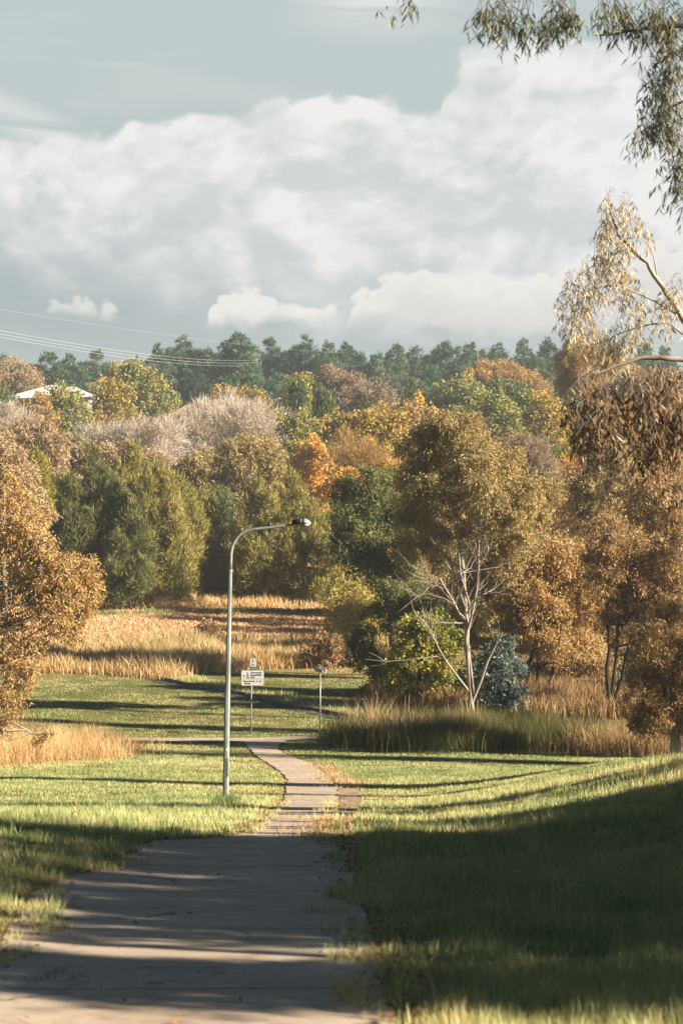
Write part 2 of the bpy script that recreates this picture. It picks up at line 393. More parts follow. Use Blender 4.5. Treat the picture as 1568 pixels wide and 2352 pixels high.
# ------------------------------------------------------------------ ground
def build_ground():
    xs = np.concatenate([np.arange(0, 20, .4), np.arange(20, 60, 1.), np.arange(60, 200, 6.), np.arange(200, 2601, 150.)])
    xs = np.concatenate([-xs[:0:-1], xs])
    ys = np.concatenate([np.arange(-60, 6, 3.), np.arange(6, 104, .4), np.arange(104, 160, 1.), np.arange(160, 620, 6.), np.arange(620, 3900, 120.)])
    X, Y = np.meshgrid(xs, ys); Z = h(X, Y)
    V_ = np.stack([X, Y, Z], -1).reshape(-1, 3)
    nx = len(xs); ny = len(ys)
    i = (np.arange(ny-1)[:, None]*nx+np.arange(nx-1)[None, :]).ravel()
    F_ = np.stack([i, i+1, i+nx+1, i+nx], -1)
    x, y = V_[:, 0], V_[:, 1]
    dry = smooth01((y-104)/8.)*(1-.0*x)          # cured meadow beyond the lawn
    dry = dry*smooth01((156-y)/10.)
    soil = np.zeros(len(x))
    m, t = new_mat('ground_grass')
    tc = t.node('ShaderNodeTexCoord').outputs['Object']
    a1 = t.node('ShaderNodeAttribute'); a1.attribute_name = 'dry'
    n1 = t.noise(tc, .35, 6, .6); n2 = t.noise(tc, 4., 6, .65); n3 = t.noise(tc, 40., 3, .6)
    g = t.mix(t.mr(n2, .35, .65), srgb(96, 100, 52, .6), srgb(140, 136, 76, .65))
    g = t.mix(t.mr(n1, .5, .72), g, srgb(160, 138, 80, .6))
    g = t.mix(t.mr(n3, .55, .8, 0., .5), g, srgb(96, 76, 48, .5))
    d = t.mix(t.mr(n2, .35, .65), srgb(150, 122, 78, .5), srgb(196, 160, 108, .6))
    col = t.mix(a1.outputs['Fac'], g, d)
    p = t.node('ShaderNodeBsdfPrincipled'); t.L.new(col, p.inputs['Base Color']); p.inputs['Roughness'].default_value = .95
    p.inputs['Specular IOR Level'].default_value = .1
    bn = t.node('ShaderNodeBump'); bn.inputs['Strength'].default_value = .6; bn.inputs['Distance'].default_value = .06
    t.L.new(n3, bn.inputs['Height']); t.L.new(bn.outputs[0], p.inputs['Normal'])
    t.L.new(p.outputs[0], t.node('ShaderNodeOutputMaterial').inputs[0])
    tag(mesh_obj('ground', V_, F_, m, smooth=True, attrs={'dry': ('POINT', dry)}), kind='structure')
build_ground()

# path edges traced on the slope: rows of (py, left px, right px)
ROWS = [(2420, -330, 925), (2352, -230, 912), (2300, -170, 898), (2221, -60, 878), (2196, -10, 866), (2131, 30, 840), (2056, 88, 815), (2016, 160, 803),
        (2001, 240, 797), (1975, 280, 792), (1951, 315, 786), (1935, 365, 775), (1930, 480, 760), (1921, 545, 740), (1905, 575, 742), (1891, 598, 752), (1870, 618, 765), (1850, 640, 776),
        (1830, 655, 779), (1810, 659, 772), (1787, 659, 755), (1770, 640, 737), (1752, 613, 706), (1738, 588, 664), (1726, 579, 640), (1716, 570, 638), (1708, 562, 645), (1701, 556, 660)]
def row_world():
    L, R = [], []
    for y_, l, r in ROWS:
        L.append(ground_at(l, y_)[:2]); R.append(ground_at(r, y_)[:2])
    L = [np.array([-2.0, -8.]), np.array([-2.1, 4.])]+L; R = [np.array([.6, -8.]), np.array([.45, 4.])]+R
    return np.array(L), np.array(R)
PL, PR = row_world()
def strip(Lw, Rw, name, mat, dz=.045, na=12, step=.25, wob=.07, seed=5):
    """ribbon draped on the slope between two edge lines"""
    c = (Lw+Rw)/2; s = np.concatenate([[0], np.cumsum(np.linalg.norm(np.diff(c, axis=0), axis=1))])
    q = np.arange(0, s[-1], step); q = np.append(q, s[-1])
    l = np.stack([np.interp(q, s, Lw[:, i]) for i in (0, 1)], -1); r = np.stack([np.interp(q, s, Rw[:, i]) for i in (0, 1)], -1)
    l[:, 0] += wob*(fbm(q*1.3, q*0, seed)-.5)*2; r[:, 0] += wob*(fbm(q*1.3, q*0, seed+3)-.5)*2
    t = np.linspace(0, 1, na)[None, :, None]
    G = l[:, None]*(1-t)+r[:, None]*t
    Z = h(G[..., 0], G[..., 1])+dz
    V_ = np.concatenate([G, Z[..., None]], -1).reshape(-1, 3)
    n = len(q); i = (np.arange(n-1)[:, None]*na+np.arange(na-1)[None, :]).ravel()
    return mesh_obj(name, V_, np.stack([i, i+1, i+na+1, i+na], -1), mat, smooth=True)

def path_mat():
    m, t = new_mat('worn_concrete')
    tc = t.node('ShaderNodeTexCoord').outputs['Object']
    n1 = t.noise(tc, .7, 5, .6); n2 = t.noise(tc, 6., 8, .7); n3 = t.noise(tc, 90., 3, .7)
    c = t.mix(t.mr(n1, .35, .65), srgb(198, 176, 152, .88), srgb(216, 198, 176, .88))
    c = t.mix(t.mr(n2, .45, .75, 0., .55), c, srgb(160, 138, 114, .8))
    c = t.mix(t.mr(n3, .5, .75, 0., .55), c, srgb(120, 104, 88, .7))
    n4 = t.noise(tc, 2.2, 5, .65); n5 = t.noise(tc, 28., 4, .7)
    c = t.mix(t.mr(n4, .56, .70, 0., .45), c, srgb(120, 104, 88, .7))
    c = t.mix(t.mr(n5, .60, .70, 0., .6), c, srgb(92, 80, 68, .6))
    c = t.mix(t.mr(n5, .36, .28, 0., .5), c, srgb(236, 222, 200, .85))
    # cracks
    v = t.node('ShaderNodeTexVoronoi'); v.feature = 'DISTANCE_TO_EDGE'
    wv = t.node('ShaderNodeVectorMath', (tc, t.node('ShaderNodeVectorMath', (t.node('ShaderNodeTexNoise', {0: tc, 2: 3.0}).outputs[1], (.5, .5, .5)), operation='MULTIPLY').outputs[0]), operation='ADD').outputs[0]
    t.sock(v, 'Vector', wv); v.inputs['Scale'].default_value = .42
    crack = t.m('MULTIPLY', t.mr(v.outputs[0], .012, .003), t.mr(n1, .48, .56))
    c = t.mix(t.m('MULTIPLY', crack, .75), c, srgb(84, 66, 50, .6))
    sp = t.node('ShaderNodeSeparateXYZ', (tc,))
    j = t.m('ABSOLUTE', t.m('SUBTRACT', t.m('FRACT', t.m('DIVIDE', t.m('ADD', sp.outputs[1], t.m('MULTIPLY', n1, .15)), 3.2)), .5))
    c = t.mix(t.mr(j, .008, .004, 0., .75), c, srgb(90, 74, 58, .6))
    p = t.node('ShaderNodeBsdfPrincipled'); t.L.new(c, p.inputs['Base Color']); p.inputs['Roughness'].default_value = .9
    p.inputs['Specular IOR Level'].default_value = .2
    bn = t.node('ShaderNodeBump'); bn.inputs['Strength'].default_value = .5; bn.inputs['Distance'].default_value = .01
    t.L.new(t.m('ADD', n3, t.m('MULTIPLY', crack, -2.)), bn.inputs['Height']); t.L.new(bn.outputs[0], p.inputs['Normal'])
    t.L.new(p.outputs[0], t.node('ShaderNodeOutputMaterial').inputs[0])
    return m
M['path'] = path_mat()
tag(strip(PL, PR, 'path', M['path'], .028, 16), kind='structure')
# cross path at the foot of the slope
cpx = [(-300, 1703), (0, 1701), (270, 1700), (400, 1700), (540, 1701), (640, 1699), (720, 1695), (800, 1691), (960, 1686), (1150, 1680)]
cw = np.array([ground_at(a, b)[:2] for a, b in cpx])
CPA, CPB = cw+np.array([0, .95]), cw-np.array([0, .95])
tag(strip(CPA, CPB, 'path', M['path'], .035, 6, .5, .02), kind='structure')
# worn dirt track beside the concrete
TR = [(1992, 792, 820), (1960, 790, 818), (1930, 786, 812), (1900, 788, 812), (1875, 780, 822), (1850, 778, 832), (1830, 776, 830), (1815, 776, 822), (1800, 770, 808), (1785, 757, 795), (1770, 742, 772), (1756, 718, 742), (1750, 706, 724)]
TL = np.array([ground_at(l, y_)[:2] for y_, l, r in TR]); TRR = np.array([ground_at(r, y_)[:2] for y_, l, r in TR])
M['dirt'] = surf_mat('pale_dirt', srgb(206, 176, 146, .7), srgb(150, 118, 88, .65), 5., .95, .5, lo=.4, hi=.65)
tag(strip(TL, TRR, 'dirt_track', M['dirt'], .015, 8, .25, .06), kind='structure')

def in_poly(x, y, poly):
    r = np.zeros(len(x), bool); n = len(poly)
    for i in range(n):
        x1, y1 = poly[i]; x2, y2 = poly[(i+1) % n]
        c = ((y1 > y) != (y2 > y)) & (x < (x2-x1)*(y-y1)/(y2-y1+1e-12)+x1)
        r ^= c
    return r
POLY_PATH = np.concatenate([PL, PR[::-1]]); POLY_X = np.concatenate([CPA, CPB[::-1]]); POLY_T = np.concatenate([TL, TRR[::-1]])

# ------------------------------------------------------------------ grass blades (stuff)
def blades(name, x, y, L, W, lean, tint, mat, label, zoff=-.02, parent=None, segs=1, cat='grass'):
    """upright tapering blades; lean is a horizontal tip offset fraction"""
    n = len(x); z = h(x, y)+zoff
    a = rng.uniform(0, 2*pi, n); ln = lean*L*rng.uniform(.2, 1.4, n)
    dx, dy = np.cos(a)*ln, np.sin(a)*ln
    b = rng.uniform(0, pi, n); sx, sy = np.cos(b)*W/2, np.sin(b)*W/2
    p0 = np.stack([x-sx, y-sy, z], -1); p1 = np.stack([x+sx, y+sy, z], -1)
    zz = z+np.sqrt(np.maximum(L*L-ln*ln, (.35*L)**2))
    if segs == 1:
        p2 = np.stack([x+dx, y+dy, zz], -1)
        V_ = np.stack([p0, p1, p2], 1).reshape(-1, 3); F_ = np.arange(3*n).reshape(n, 3); at = tint
    else:
        q0 = np.stack([x-sx*.8+dx*.3, y-sy*.8+dy*.3, z+(zz-z)*.58], -1); q1 = np.stack([x+sx*.8+dx*.3, y+sy*.8+dy*.3, z+(zz-z)*.58], -1)
        p2 = np.stack([x+dx, y+dy, zz], -1)
        V_ = np.stack([p0, p1, q1, p2, q0], 1).reshape(-1, 3); i5 = np.arange(n)*5
        F_ = np.stack([i5, i5+1, i5+2, i5, i5+2, i5+4, i5+4, i5+2, i5+3], -1).reshape(-1, 3); at = np.repeat(tint, 3)
    o = mesh_obj(name, V_, F_, mat, parent, attrs={'tint': ('FACE', at)})
    if parent is None: tag(o, label, cat, kind='stuff')
    return o

def near_path(x, y, m=0.):
    ed = m*(fbm(x*2.2, y*1.6, 9, 3)-.30)*2
    return in_poly(x+ed, y, POLY_PATH) & in_poly(x-ed, y, POLY_PATH)

def lawn():
    Ls = []
    def band(y0, y1, dens, L, W, marg):
        A = (y1-y0)*(2*(784/F)*(y0+y1)/2+2*marg); n = int(A*dens)
        y = rng.uniform(y0, y1, int(n*1.0)); hw = 784/F*y+marg; x = rng.uniform(-1, 1, len(y))*hw
        t = fbm(x*1.6, y*1.6, 21); keep = rng.uniform(0, 1, len(x)) < .2+1.5*t
        keep &= ~near_path(x, y, .42); 
        pt = in_poly(x, y, POLY_T); keep &= ~(pt & (rng.uniform(0, 1, len(x)) < .93))
        keep &= ~(in_poly(x, y, POLY_X))
        x, y, t = x[keep], y[keep], t[keep]
        # scalp along the path edges, dry there
        big = fbm(x/7., y/5., 31)
        dry = smooth01((big-.47)/.16)+.6*smooth01((fbm(x/1.7, y/1.3, 61)-.55)/.12)-.5*smooth01((fbm(x/3.1, y/2.3, 71)-.56)/.1)
        edx = np.minimum(np.abs(x-np.interp(y, PL[:, 1], PL[:, 0])), np.abs(x-np.interp(y, PR[:, 1], PR[:, 0])))
        ed = np.exp(-edx/.22)*(y < 80)
        tint = np.clip(rng.normal(.36, np.where(y < 30, .26, np.where(y < 60, .15, .11)))+.25*dry+.95*ed*rng.uniform(0, 1, len(x))+.2*(t-.5), 0, 1)
        tint = np.where(rng.uniform(0, 1, len(x)) < .05, .95, tint)
        Lb = L*np.clip(.2+1.0*fbm(x*.9, y*.9, 5)+1.5*(fbm(x*3.1, y*2.2, 55)-.42)*(y < 45)+.35*(t-.4), .3, 3)*rng.uniform(.55, 1.25, len(x))*(1-.45*ed)
        Ls.append((x, y, Lb, W*rng.uniform(.7, 1.3, len(x)), tint))
    band(7.5, 13, 3200, .19, .007, 1.0)
    band(13, 20, 2200, .18, .008, 1.2)
    band(20, 30, 1300, .17, .010, 2.)
    band(30, 46, 700, .15, .014, 2.)
    band(46, 70, 480, .12, .015, 3.)
    band(70, 118, 220, .10, .022, 4.)
    x, y, L, W, t = [np.concatenate(q) for q in zip(*Ls)]
    blades('lawn_grass', x, y, L, W, .55, t, LM('lawn', k=.98, trans=.22, rough=.5), 'short bright green mown grass beside the path')
lawn()

def px_poly(pts): return np.array([ground_at(a, b)[:2] for a, b in pts])
def scatter(poly, n):
    lo, hi = poly.min(0), poly.max(0); X, Y = [], []
    tot = 0
    while tot < n:
        x = rng.uniform(lo[0], hi[0], n); y = rng.uniform(lo[1], hi[1], n); k = in_poly(x, y, poly)
        X.append(x[k]); Y.append(y[k]); tot += k.sum()
    return np.concatenate(X)[:n], np.concatenate(Y)[:n]
def patch(name, poly, n, L, W, lean, pal, label, tm=.5, ts=.25, segs=2, nsc=.6, clump=.5, cat='grass', k=KFOL, tintf=None, jit=.35):
    poly = px_poly(poly) if isinstance(poly, list) else poly
    x, y = scatter(poly, n); x = x+rng.normal(0, jit, n); y = y+rng.normal(0, jit, n)
    f = fbm(x*nsc, y*nsc*.6, 77)
    keep = rng.uniform(0, 1, len(x)) < np.clip(1-clump+clump*2.4*(f-.25), 0, 1); x, y, f = x[keep], y[keep], f[keep]
    t = np.clip(rng.normal(tm, ts, len(x))+.6*(f-.5), 0, 1)
    if tintf is not None: t = np.clip(t+tintf(x, y), 0, 1)
    blades(name, x, y, L*(.45+1.0*f)*rng.uniform(.5, 1.2, len(x)), W*rng.uniform(.7, 1.3, len(x)), lean, t, LM(pal, k=k), label, segs=segs, cat=cat)

patch('reeds', [(-90, 1541), (100, 1538), (250, 1542), (390, 1552), (440, 1536), (560, 1531), (700, 1528), (830, 1526), (860, 1505), (860, 1492), (500, 1490), (-90, 1490)],
      60000, 1.12, .045, .45, 'reed', 'belt of tall straw coloured reeds with green tips across the valley floor', .45, .3, nsc=.35, clump=.65, cat='reeds', jit=.9)
patch('dry_grass', [(-90, 1550), (100, 1546), (250, 1549), (370, 1563), (400, 1566), (430, 1545), (560, 1538), (820, 1532), (820, 1520), (400, 1528), (-90, 1530)],
      16000, .8, .04, .5, 'dry', 'low orange tan grass along the front of the reed belt', .5, .3, nsc=.5)
patch('meadow_grass', [(-90, 1496), (860, 1496), (860, 1398), (400, 1396), (-90, 1396)],
      80000, .22, .06, .7, 'meadow', 'cured pale orange meadow between the reeds and dark trees', .5, .3, nsc=.25, clump=.3)
patch('green_grass', [(180, 1412), (480, 1404), (790, 1404), (790, 1410), (480, 1411), (180, 1418)],
      4000, .35, .05, .4, 'green', 'thin green grass strip at the far side of the meadow', .7, .2)
patch('dry_grass', [(150, 1402), (260, 1398), (380, 1400), (520, 1397), (800, 1399), (800, 1380), (500, 1378), (150, 1382)],
      12000, .65, .05, .9, 'dry', 'tangled dry grass mounds at the foot of the dark trees', .55, .3, nsc=.3, clump=.8, jit=1.)
patch('tall_grass', [(800, 1712), (850, 1724), (1000, 1728), (1200, 1724), (1330, 1724), (1330, 1694), (1200, 1688), (1000, 1684), (880, 1680), (820, 1692)],
      60000, 1.1, .018, .5, 'tall_green', 'dark green tall unmown grass around the pale forked tree', .4, .3, nsc=.9, clump=.7, jit=.6)
patch('seed_heads', [(800, 1706), (850, 1722), (1000, 1722), (1100, 1718), (1100, 1700), (850, 1690)],
      2200, 1.5, .022, .45, 'seed', 'pinkish grass seed heads lit above the dark tall grass', .5, .3, nsc=.8, clump=.7)
patch('brown_grass', np.array([(8., 72.5), (16.5, 71.), (17., 79.), (9., 79.)]),
      16000, .95, .022, .5, 'tall_brown', 'pale brown rough grass in front of the rightmost gum trunk', .6, .3, nsc=.9, clump=.8, jit=.7)
patch('brown_grass', [(1100, 1640), (1250, 1650), (1440, 1650), (1640, 1650), (1640, 1605), (1250, 1600), (900, 1600), (880, 1636)],
      22000, 1.1, .04, .4, 'tall_brown', 'rusty brown grass in shade under the brown gum trees', .45, .3, nsc=.6, clump=.8, jit=.8)
patch('dry_grass', [(-120, 1768), (0, 1760), (100, 1752), (200, 1744), (262, 1738), (300, 1728), (285, 1712), (200, 1712), (60, 1716), (-120, 1720)],
      44000, 1.0, .014, .85, 'dry', 'rounded clump of orange dry grass below the left gum', .55, .3, nsc=.7, clump=.75, jit=.7)
patch('dry_stems', np.array([(4.2, 29.), (5.2, 27.), (8., 28.), (8., 37.), (6.5, 40), (5., 34.)]),
      700, .8, .008, .6, 'tall_brown', 'bare dry stems standing on the shaded right bank', .8, .2, nsc=1.5, clump=.5)
patch('edge_grass', [(737, 1938), (790, 1938), (792, 1905), (770, 1868), (742, 1905)],
      1500, .15, .012, .6, 'dry', 'tuft of dry brown grass between path and dirt track', .25, .3, nsc=2., k=.5)
patch('edge_grass', [(716, 1757), (760, 1792), (772, 1812), (806, 1812), (790, 1792), (745, 1764), (722, 1752)],
      2500, .12, .02, .6, 'dry', 'strip of short yellow grass between path and dirt track', .3, .3, nsc=2., k=.5)
patch('weeds', [(716, 1848), (800, 1847), (806, 1843), (760, 1843)], 500, .06, .012, .6, 'dry', 'yellow weeds growing across the path at a joint', .3, .3, nsc=3., k=.6, jit=.1)
patch('weeds', [(90, 2262), (170, 2268), (190, 2246), (110, 2244)], 700, .07, .006, .6, 'tall_green', 'small dark weed clump growing in a crack of the near path', .5, .3, nsc=4., jit=.06)
patch('weeds', [(500, 1852), (536, 1852), (536, 1842), (500, 1842)], 800, .3, .012, .4, 'green', 'long green grass tuft around the foot of the street lamp', .6, .25, nsc=3., jit=.1)
def tufts():
    n = 420; y0 = 9+22*rng.uniform(0, 1, n)**1.3; x0 = rng.uniform(-1, 1, n)*(y0*.18+.8)
    k = ~near_path(x0, y0, .2); x0, y0 = x0[k], y0[k]; X, Y, L, W, t = [], [], [], [], []
    for a, b in zip(x0, y0):
        m = rng.integers(14, 60); s = rng.uniform(.03, .12); l = rng.uniform(.10, .2 if b < 15 else .3); tt = rng.uniform(.2, .8)
        X.append(a+rng.normal(0, s, m)); Y.append(b+rng.normal(0, s, m)); L.append(l*rng.uniform(.5, 1.2, m)); W.append(rng.uniform(.006, .011, m)*(1 if b < 18 else 1.5)); t.append(np.clip(rng.normal(tt, .15, m), 0, 1))
    blades('grass_tufts', *[np.concatenate(v) for v in (X, Y, L, W)], .8, np.concatenate(t), LM('lawn'), 'longer arching grass tufts and weeds on the near lawn', segs=2)
tufts()
# fallen leaves and bark along the path edges
def litter():
    n = 4200; i = rng.integers(1, len(PL)-10, n); f = rng.uniform(0, 1, n)[:, None]; side = rng.uniform(0, 1, n) < .5
    Lp = PL[i]*(1-f)+PL[i+1]*f; Rp = PR[i]*(1-f)+PR[i+1]*f
    q = np.where(side[:, None], Lp, Rp); x = q[:, 0]+rng.normal(0, .15, n)*np.where(side, 1, 1)+np.where(side, -.08, .06); y = q[:, 1]+rng.normal(0, .1, n)
    k = 90; u = rng.uniform(0, 1, k)[:, None]; j = rng.integers(1, len(PL)-8, k)
    c = PL[j]*(1-u)+PR[j]*u; x = np.append(x, c[:, 0]); y = np.append(y, c[:, 1]+rng.normal(0, .4, k)); n += k
    z = h(x, y)+.045; L = rng.uniform(.03, .09, n); W = rng.uniform(.008, .022, n); a = rng.uniform(0, 2*pi, n)
    d = np.stack([np.cos(a), np.sin(a), rng.normal(0, .25, n)], -1); s = np.stack([-np.sin(a), np.cos(a), rng.normal(0, .5, n)], -1)
    c0 = np.stack([x, y, z], -1)
    V_ = np.stack([c0-d*L[:, None]/2, c0-s*W[:, None]/2, c0+d*L[:, None]/2, c0+s*W[:, None]/2], 1).reshape(-1, 3)
    tag(mesh_obj('fallen_leaves', V_, np.arange(4*n).reshape(n, 4), LM('litter', k=.5), attrs={'tint': ('FACE', rng.uniform(0, 1, n))}),
        'scattered brown fallen leaves along both path edges', 'leaves', kind='stuff')
litter()

# concrete kerb of the sunken drain across the lawn
def drain():
    pts = [(370, 1562), (390, 1567), (430, 1576), (489, 1586), (519, 1591), (579, 1602), (629, 1614), (689, 1628), (749, 1640), (801, 1650), (845, 1659), (900, 1668)]
    wq = np.array([ground_at(a, b)[:2] for a, b in pts])
    s = np.concatenate([[0], np.cumsum(np.linalg.norm(np.diff(wq, axis=0), axis=1))]); q = np.arange(0, s[-1], .4)
    c = np.stack([np.interp(q, s, wq[:, i]) for i in (0, 1)], -1)
    tg = np.gradient(c, axis=0); tg /= np.linalg.norm(tg, axis=1)[:, None]; nm = np.stack([-tg[:, 1], tg[:, 0]], -1)
    nm *= np.sign(nm[:, 1:2])
    z = h(c[:, 0], c[:, 1])
    b = MB(); n = len(q); prof = [(0, -.2), (0, .30), (.03, .33), (.16, .33), (.9, .18), (1.8, -.05), (1.8, -.3)]
    for sl_, mt, nmn in ((slice(0, 4), M['kerb'], 'kerb'),):
        pass
    def ribbon(pr):
        m = MB(); vs = []
        for i in range(n):
            for d, dz in pr:
                p = c[i]+nm[i]*d; vs.append((p[0], p[1], h(p[0], p[1])+dz+.02*(fbm(q[i]*1.1, d, 4)-.5)))
        k = len(pr); m.add(vs, [(i*k+j, i*k+j+1, (i+1)*k+j+1, (i+1)*k+j) for i in range(n-1) for j in range(k-1)])
        return m
    mid = n//2
    e = empty('drain_kerb', (c[mid][0], c[mid][1], z[mid]), 'low grey concrete kerb curving across the lawn behind the signs', 'kerb')
    ribbon([(0, -.2), (0, .15), (.03, .18), (.12, .18), (.14, .05)]).build('kerb', M['kerb'], e)
    g = ribbon([(.135, .05), (.15, .17), (.8, .14), (1.8, .02), (2.4, -.1)]).build('grass_bank', surf_mat('bank_grass', srgb(140, 140, 70, .5), srgb(190, 150, 90, .5), 5., .95), e)
    # asphalt channel in front
    tag(ribbon([(-.75, .0), (-.6, .03), (0.01, .03)]).build('drain_channel', surf_mat('dark_channel', srgb(96, 90, 84, .5), srgb(70, 68, 66, .5), 5., .95)), kind='structure')
    # rough grass on the bank
    m = 5000; i = rng.integers(0, n, m); dd = rng.uniform(.2, 1.9, m); p = c[i]+nm[i]*dd[:, None]+rng.normal(0, .15, (m, 2))
    blades('bank_grass', p[:, 0], p[:, 1], rng.uniform(.12, .3, m), np.full(m, .03), .6, np.clip(rng.normal(.55, .3, m), 0, 1), LM('lawn'), 'short rough grass on the bank behind the kerb', zoff=.1)
drain()

# ------------------------------------------------------------------ trees
def unit(v): return v/(np.linalg.norm(v, axis=-1, keepdims=True)+1e-9)
def leaf_quads(c, d, s, L, W):
    """rhombic leaves: base c, direction d, side s"""
    L = L[:, None]; W = W[:, None]
    return np.stack([c, c+d*L*.42+s*W*.5, c+d*L, c+d*L*.42-s*W*.5], 1)

# per kind: leaf length and width in picture pixels (of the 682 wide picture), direction weights (out, up, random), clump settings
KIND = {
 'gum':    dict(L=3.7, W=.95, out=.35, up=-.75, rnd=.75, cov=1.5, K=24, cr=.29, flat=1.05),
 'broad':  dict(L=2.7, W=1.9, out=.45, up=.1, rnd=.9, cov=1.25, K=14, cr=.34, flat=.9),
 'pine':   dict(L=3.2, W=.85, out=.7, up=.75, rnd=.45, cov=1.9, K=20, cr=.28, flat=.55),
 'casu':   dict(L=5.5, W=.7, out=.55, up=.75, rnd=.5, cov=2.1, K=20, cr=.28, flat=1.9),
 'cyp':    dict(L=4.2, W=1.0, out=.25, up=1.2, rnd=.25, cov=1.9, K=16, cr=.30, flat=2.2),
 'bare':   dict(L=8., W=.42, out=.75, up=.8, rnd=.6, cov=.7, K=18, cr=.36, flat=1.1),
 'fine':   dict(L=2.7, W=.85, out=.4, up=.1, rnd=.9, cov=1.7, K=16, cr=.34, flat=1.0),
 'shrub':  dict(L=3.2, W=1.5, out=.6, up=.25, rnd=.7, cov=1.4, K=12, cr=.36, flat=1.0),
}
PXM = 682/1568*F

def crown_arrays(lobes3, kind, D, seed, cov=1., lsc=1., droop=0.):
    """lobes3: (centre xyz, radii xyz) in world metres -> leaf quads and tints"""
    r = np.random.default_rng(seed); kd = KIND[kind]; ppm = PXM/D
    L0, W0 = kd['L']/ppm*lsc*1.12, kd['W']/ppm*lsc*1.12
    Q, Tn, tips = [], [], []
    cen = np.mean([l[0] for l in lobes3], axis=0)
    for c, rad in lobes3:
        c = np.array(c); rad = np.array(rad)
        area = 4*pi*((rad[0]*rad[1])**1.6+(rad[0]*rad[2])**1.6+(rad[1]*rad[2])**1.6)**(1/1.6)/3**(1/1.6)
        n = int(cov*kd['cov']*area/(.5*L0*W0)); n = max(60, min(n, 26000))
        K = kd['K']+r.integers(0, 6)
        u = unit(r.normal(size=(K, 3))); u[:, 2] = np.abs(u[:, 2])*np.where(r.uniform(size=K) < .68, 1, -1); 
        rr = r.uniform(.45, 1.12, K)[:, None]
        cc = c+u*rad*rr
        csz = kd['cr']*r.uniform(.4, 1.35, K)
        ctint = r.uniform(-.22, .22, K)
        ltint = r.uniform(-.10, .10)
        wgt = csz**1.6; wgt /= wgt.sum()
        k = r.choice(K, n, p=wgt)
        g = r.normal(size=(n, 3)); g = unit(g)*(r.uniform(0, 1, n)**.45)[:, None]
        m = np.mean(rad)
        fl = kd['flat']; loose = r.uniform(size=n) < (.30 if kind in ('gum', 'fine', 'broad', 'casu') else .12)
        sc = np.stack([csz[k]*m, csz[k]*m, csz[k]*m*fl], -1)
        p = cc[k]+g*sc*1.15
        v_ = unit(r.normal(size=(n, 3)))*r.uniform(.72, 1.14, n)[:, None]**1.0
        p = np.where(loose[:, None], c+v_*rad, p)
        if droop: p[:, 2] -= droop*m*r.uniform(0, 1, n)**2
        if kind == 'pine': p[:, 2] += .10*m*(1-np.linalg.norm(g[:, :2], axis=1))
        # warp the masses and open gaps so that no crown reads as a ball
        ph = r.uniform(0, 6.28, 9); sc_ = 2.6/m
        wv = np.stack([np.sin(p[:, 1]*sc_+ph[0])*np.cos(p[:, 2]*sc_*1.3+ph[1]), np.sin(p[:, 2]*sc_*1.1+ph[2])*np.cos(p[:, 0]*sc_+ph[3]), np.sin(p[:, 0]*sc_*1.2+ph[4])*np.cos(p[:, 1]*sc_*.8+ph[5])], -1)
        gap = np.sin(p[:, 0]*sc_*2.3+ph[6])*np.sin(p[:, 1]*sc_*2.1+ph[7])*np.sin(p[:, 2]*sc_*2.5+ph[8])+.5*np.sin(p[:, 0]*sc_*5.1+ph[1])*np.sin(p[:, 2]*sc_*4.7+ph[3])
        p = p+wv*m*.20
        kp = r.uniform(-.95, .15, n) < gap
        out = unit(p-c)*.7+unit(g+1e-6)*.5
        d = unit(out*kd['out']+np.array([0, 0, kd['up']])+r.normal(size=(n, 3))*kd['rnd'])
        s = unit(np.cross(d, unit(r.normal(size=(n, 3)))))
        L = L0*r.uniform(.6, 1.35, n); W = W0*r.uniform(.7, 1.3, n)
        Q.append(leaf_quads(p, d, s, L, W)[kp])
        Tn.append(np.clip(.45+ctint[k]+ltint+r.normal(0, .17, n)+.10*g[:, 2], 0, 1)[kp])
        tips.append(cc)
    return np.concatenate(Q), np.concatenate(Tn), tips

def crown_mesh(name, Q, tint, mat, parent):
    n = len(Q); return mesh_obj(name, Q.reshape(-1, 3), np.arange(4*n).reshape(n, 4), mat, parent, attrs={'tint': ('FACE', tint)})

def wobble(p0, p1, n, amp, r, sag=0.):
    t = np.linspace(0, 1, n)[:, None]; L = np.linalg.norm(np.array(p1)-np.array(p0))
    p = np.array(p0)*(1-t)+np.array(p1)*t
    w = r.normal(size=(n, 3))*amp*L; w[0] = 0; w[-1] = 0
    p = p+w; p[:, 2] += sag*L*np.sin(t[:, 0]*pi)
    return p

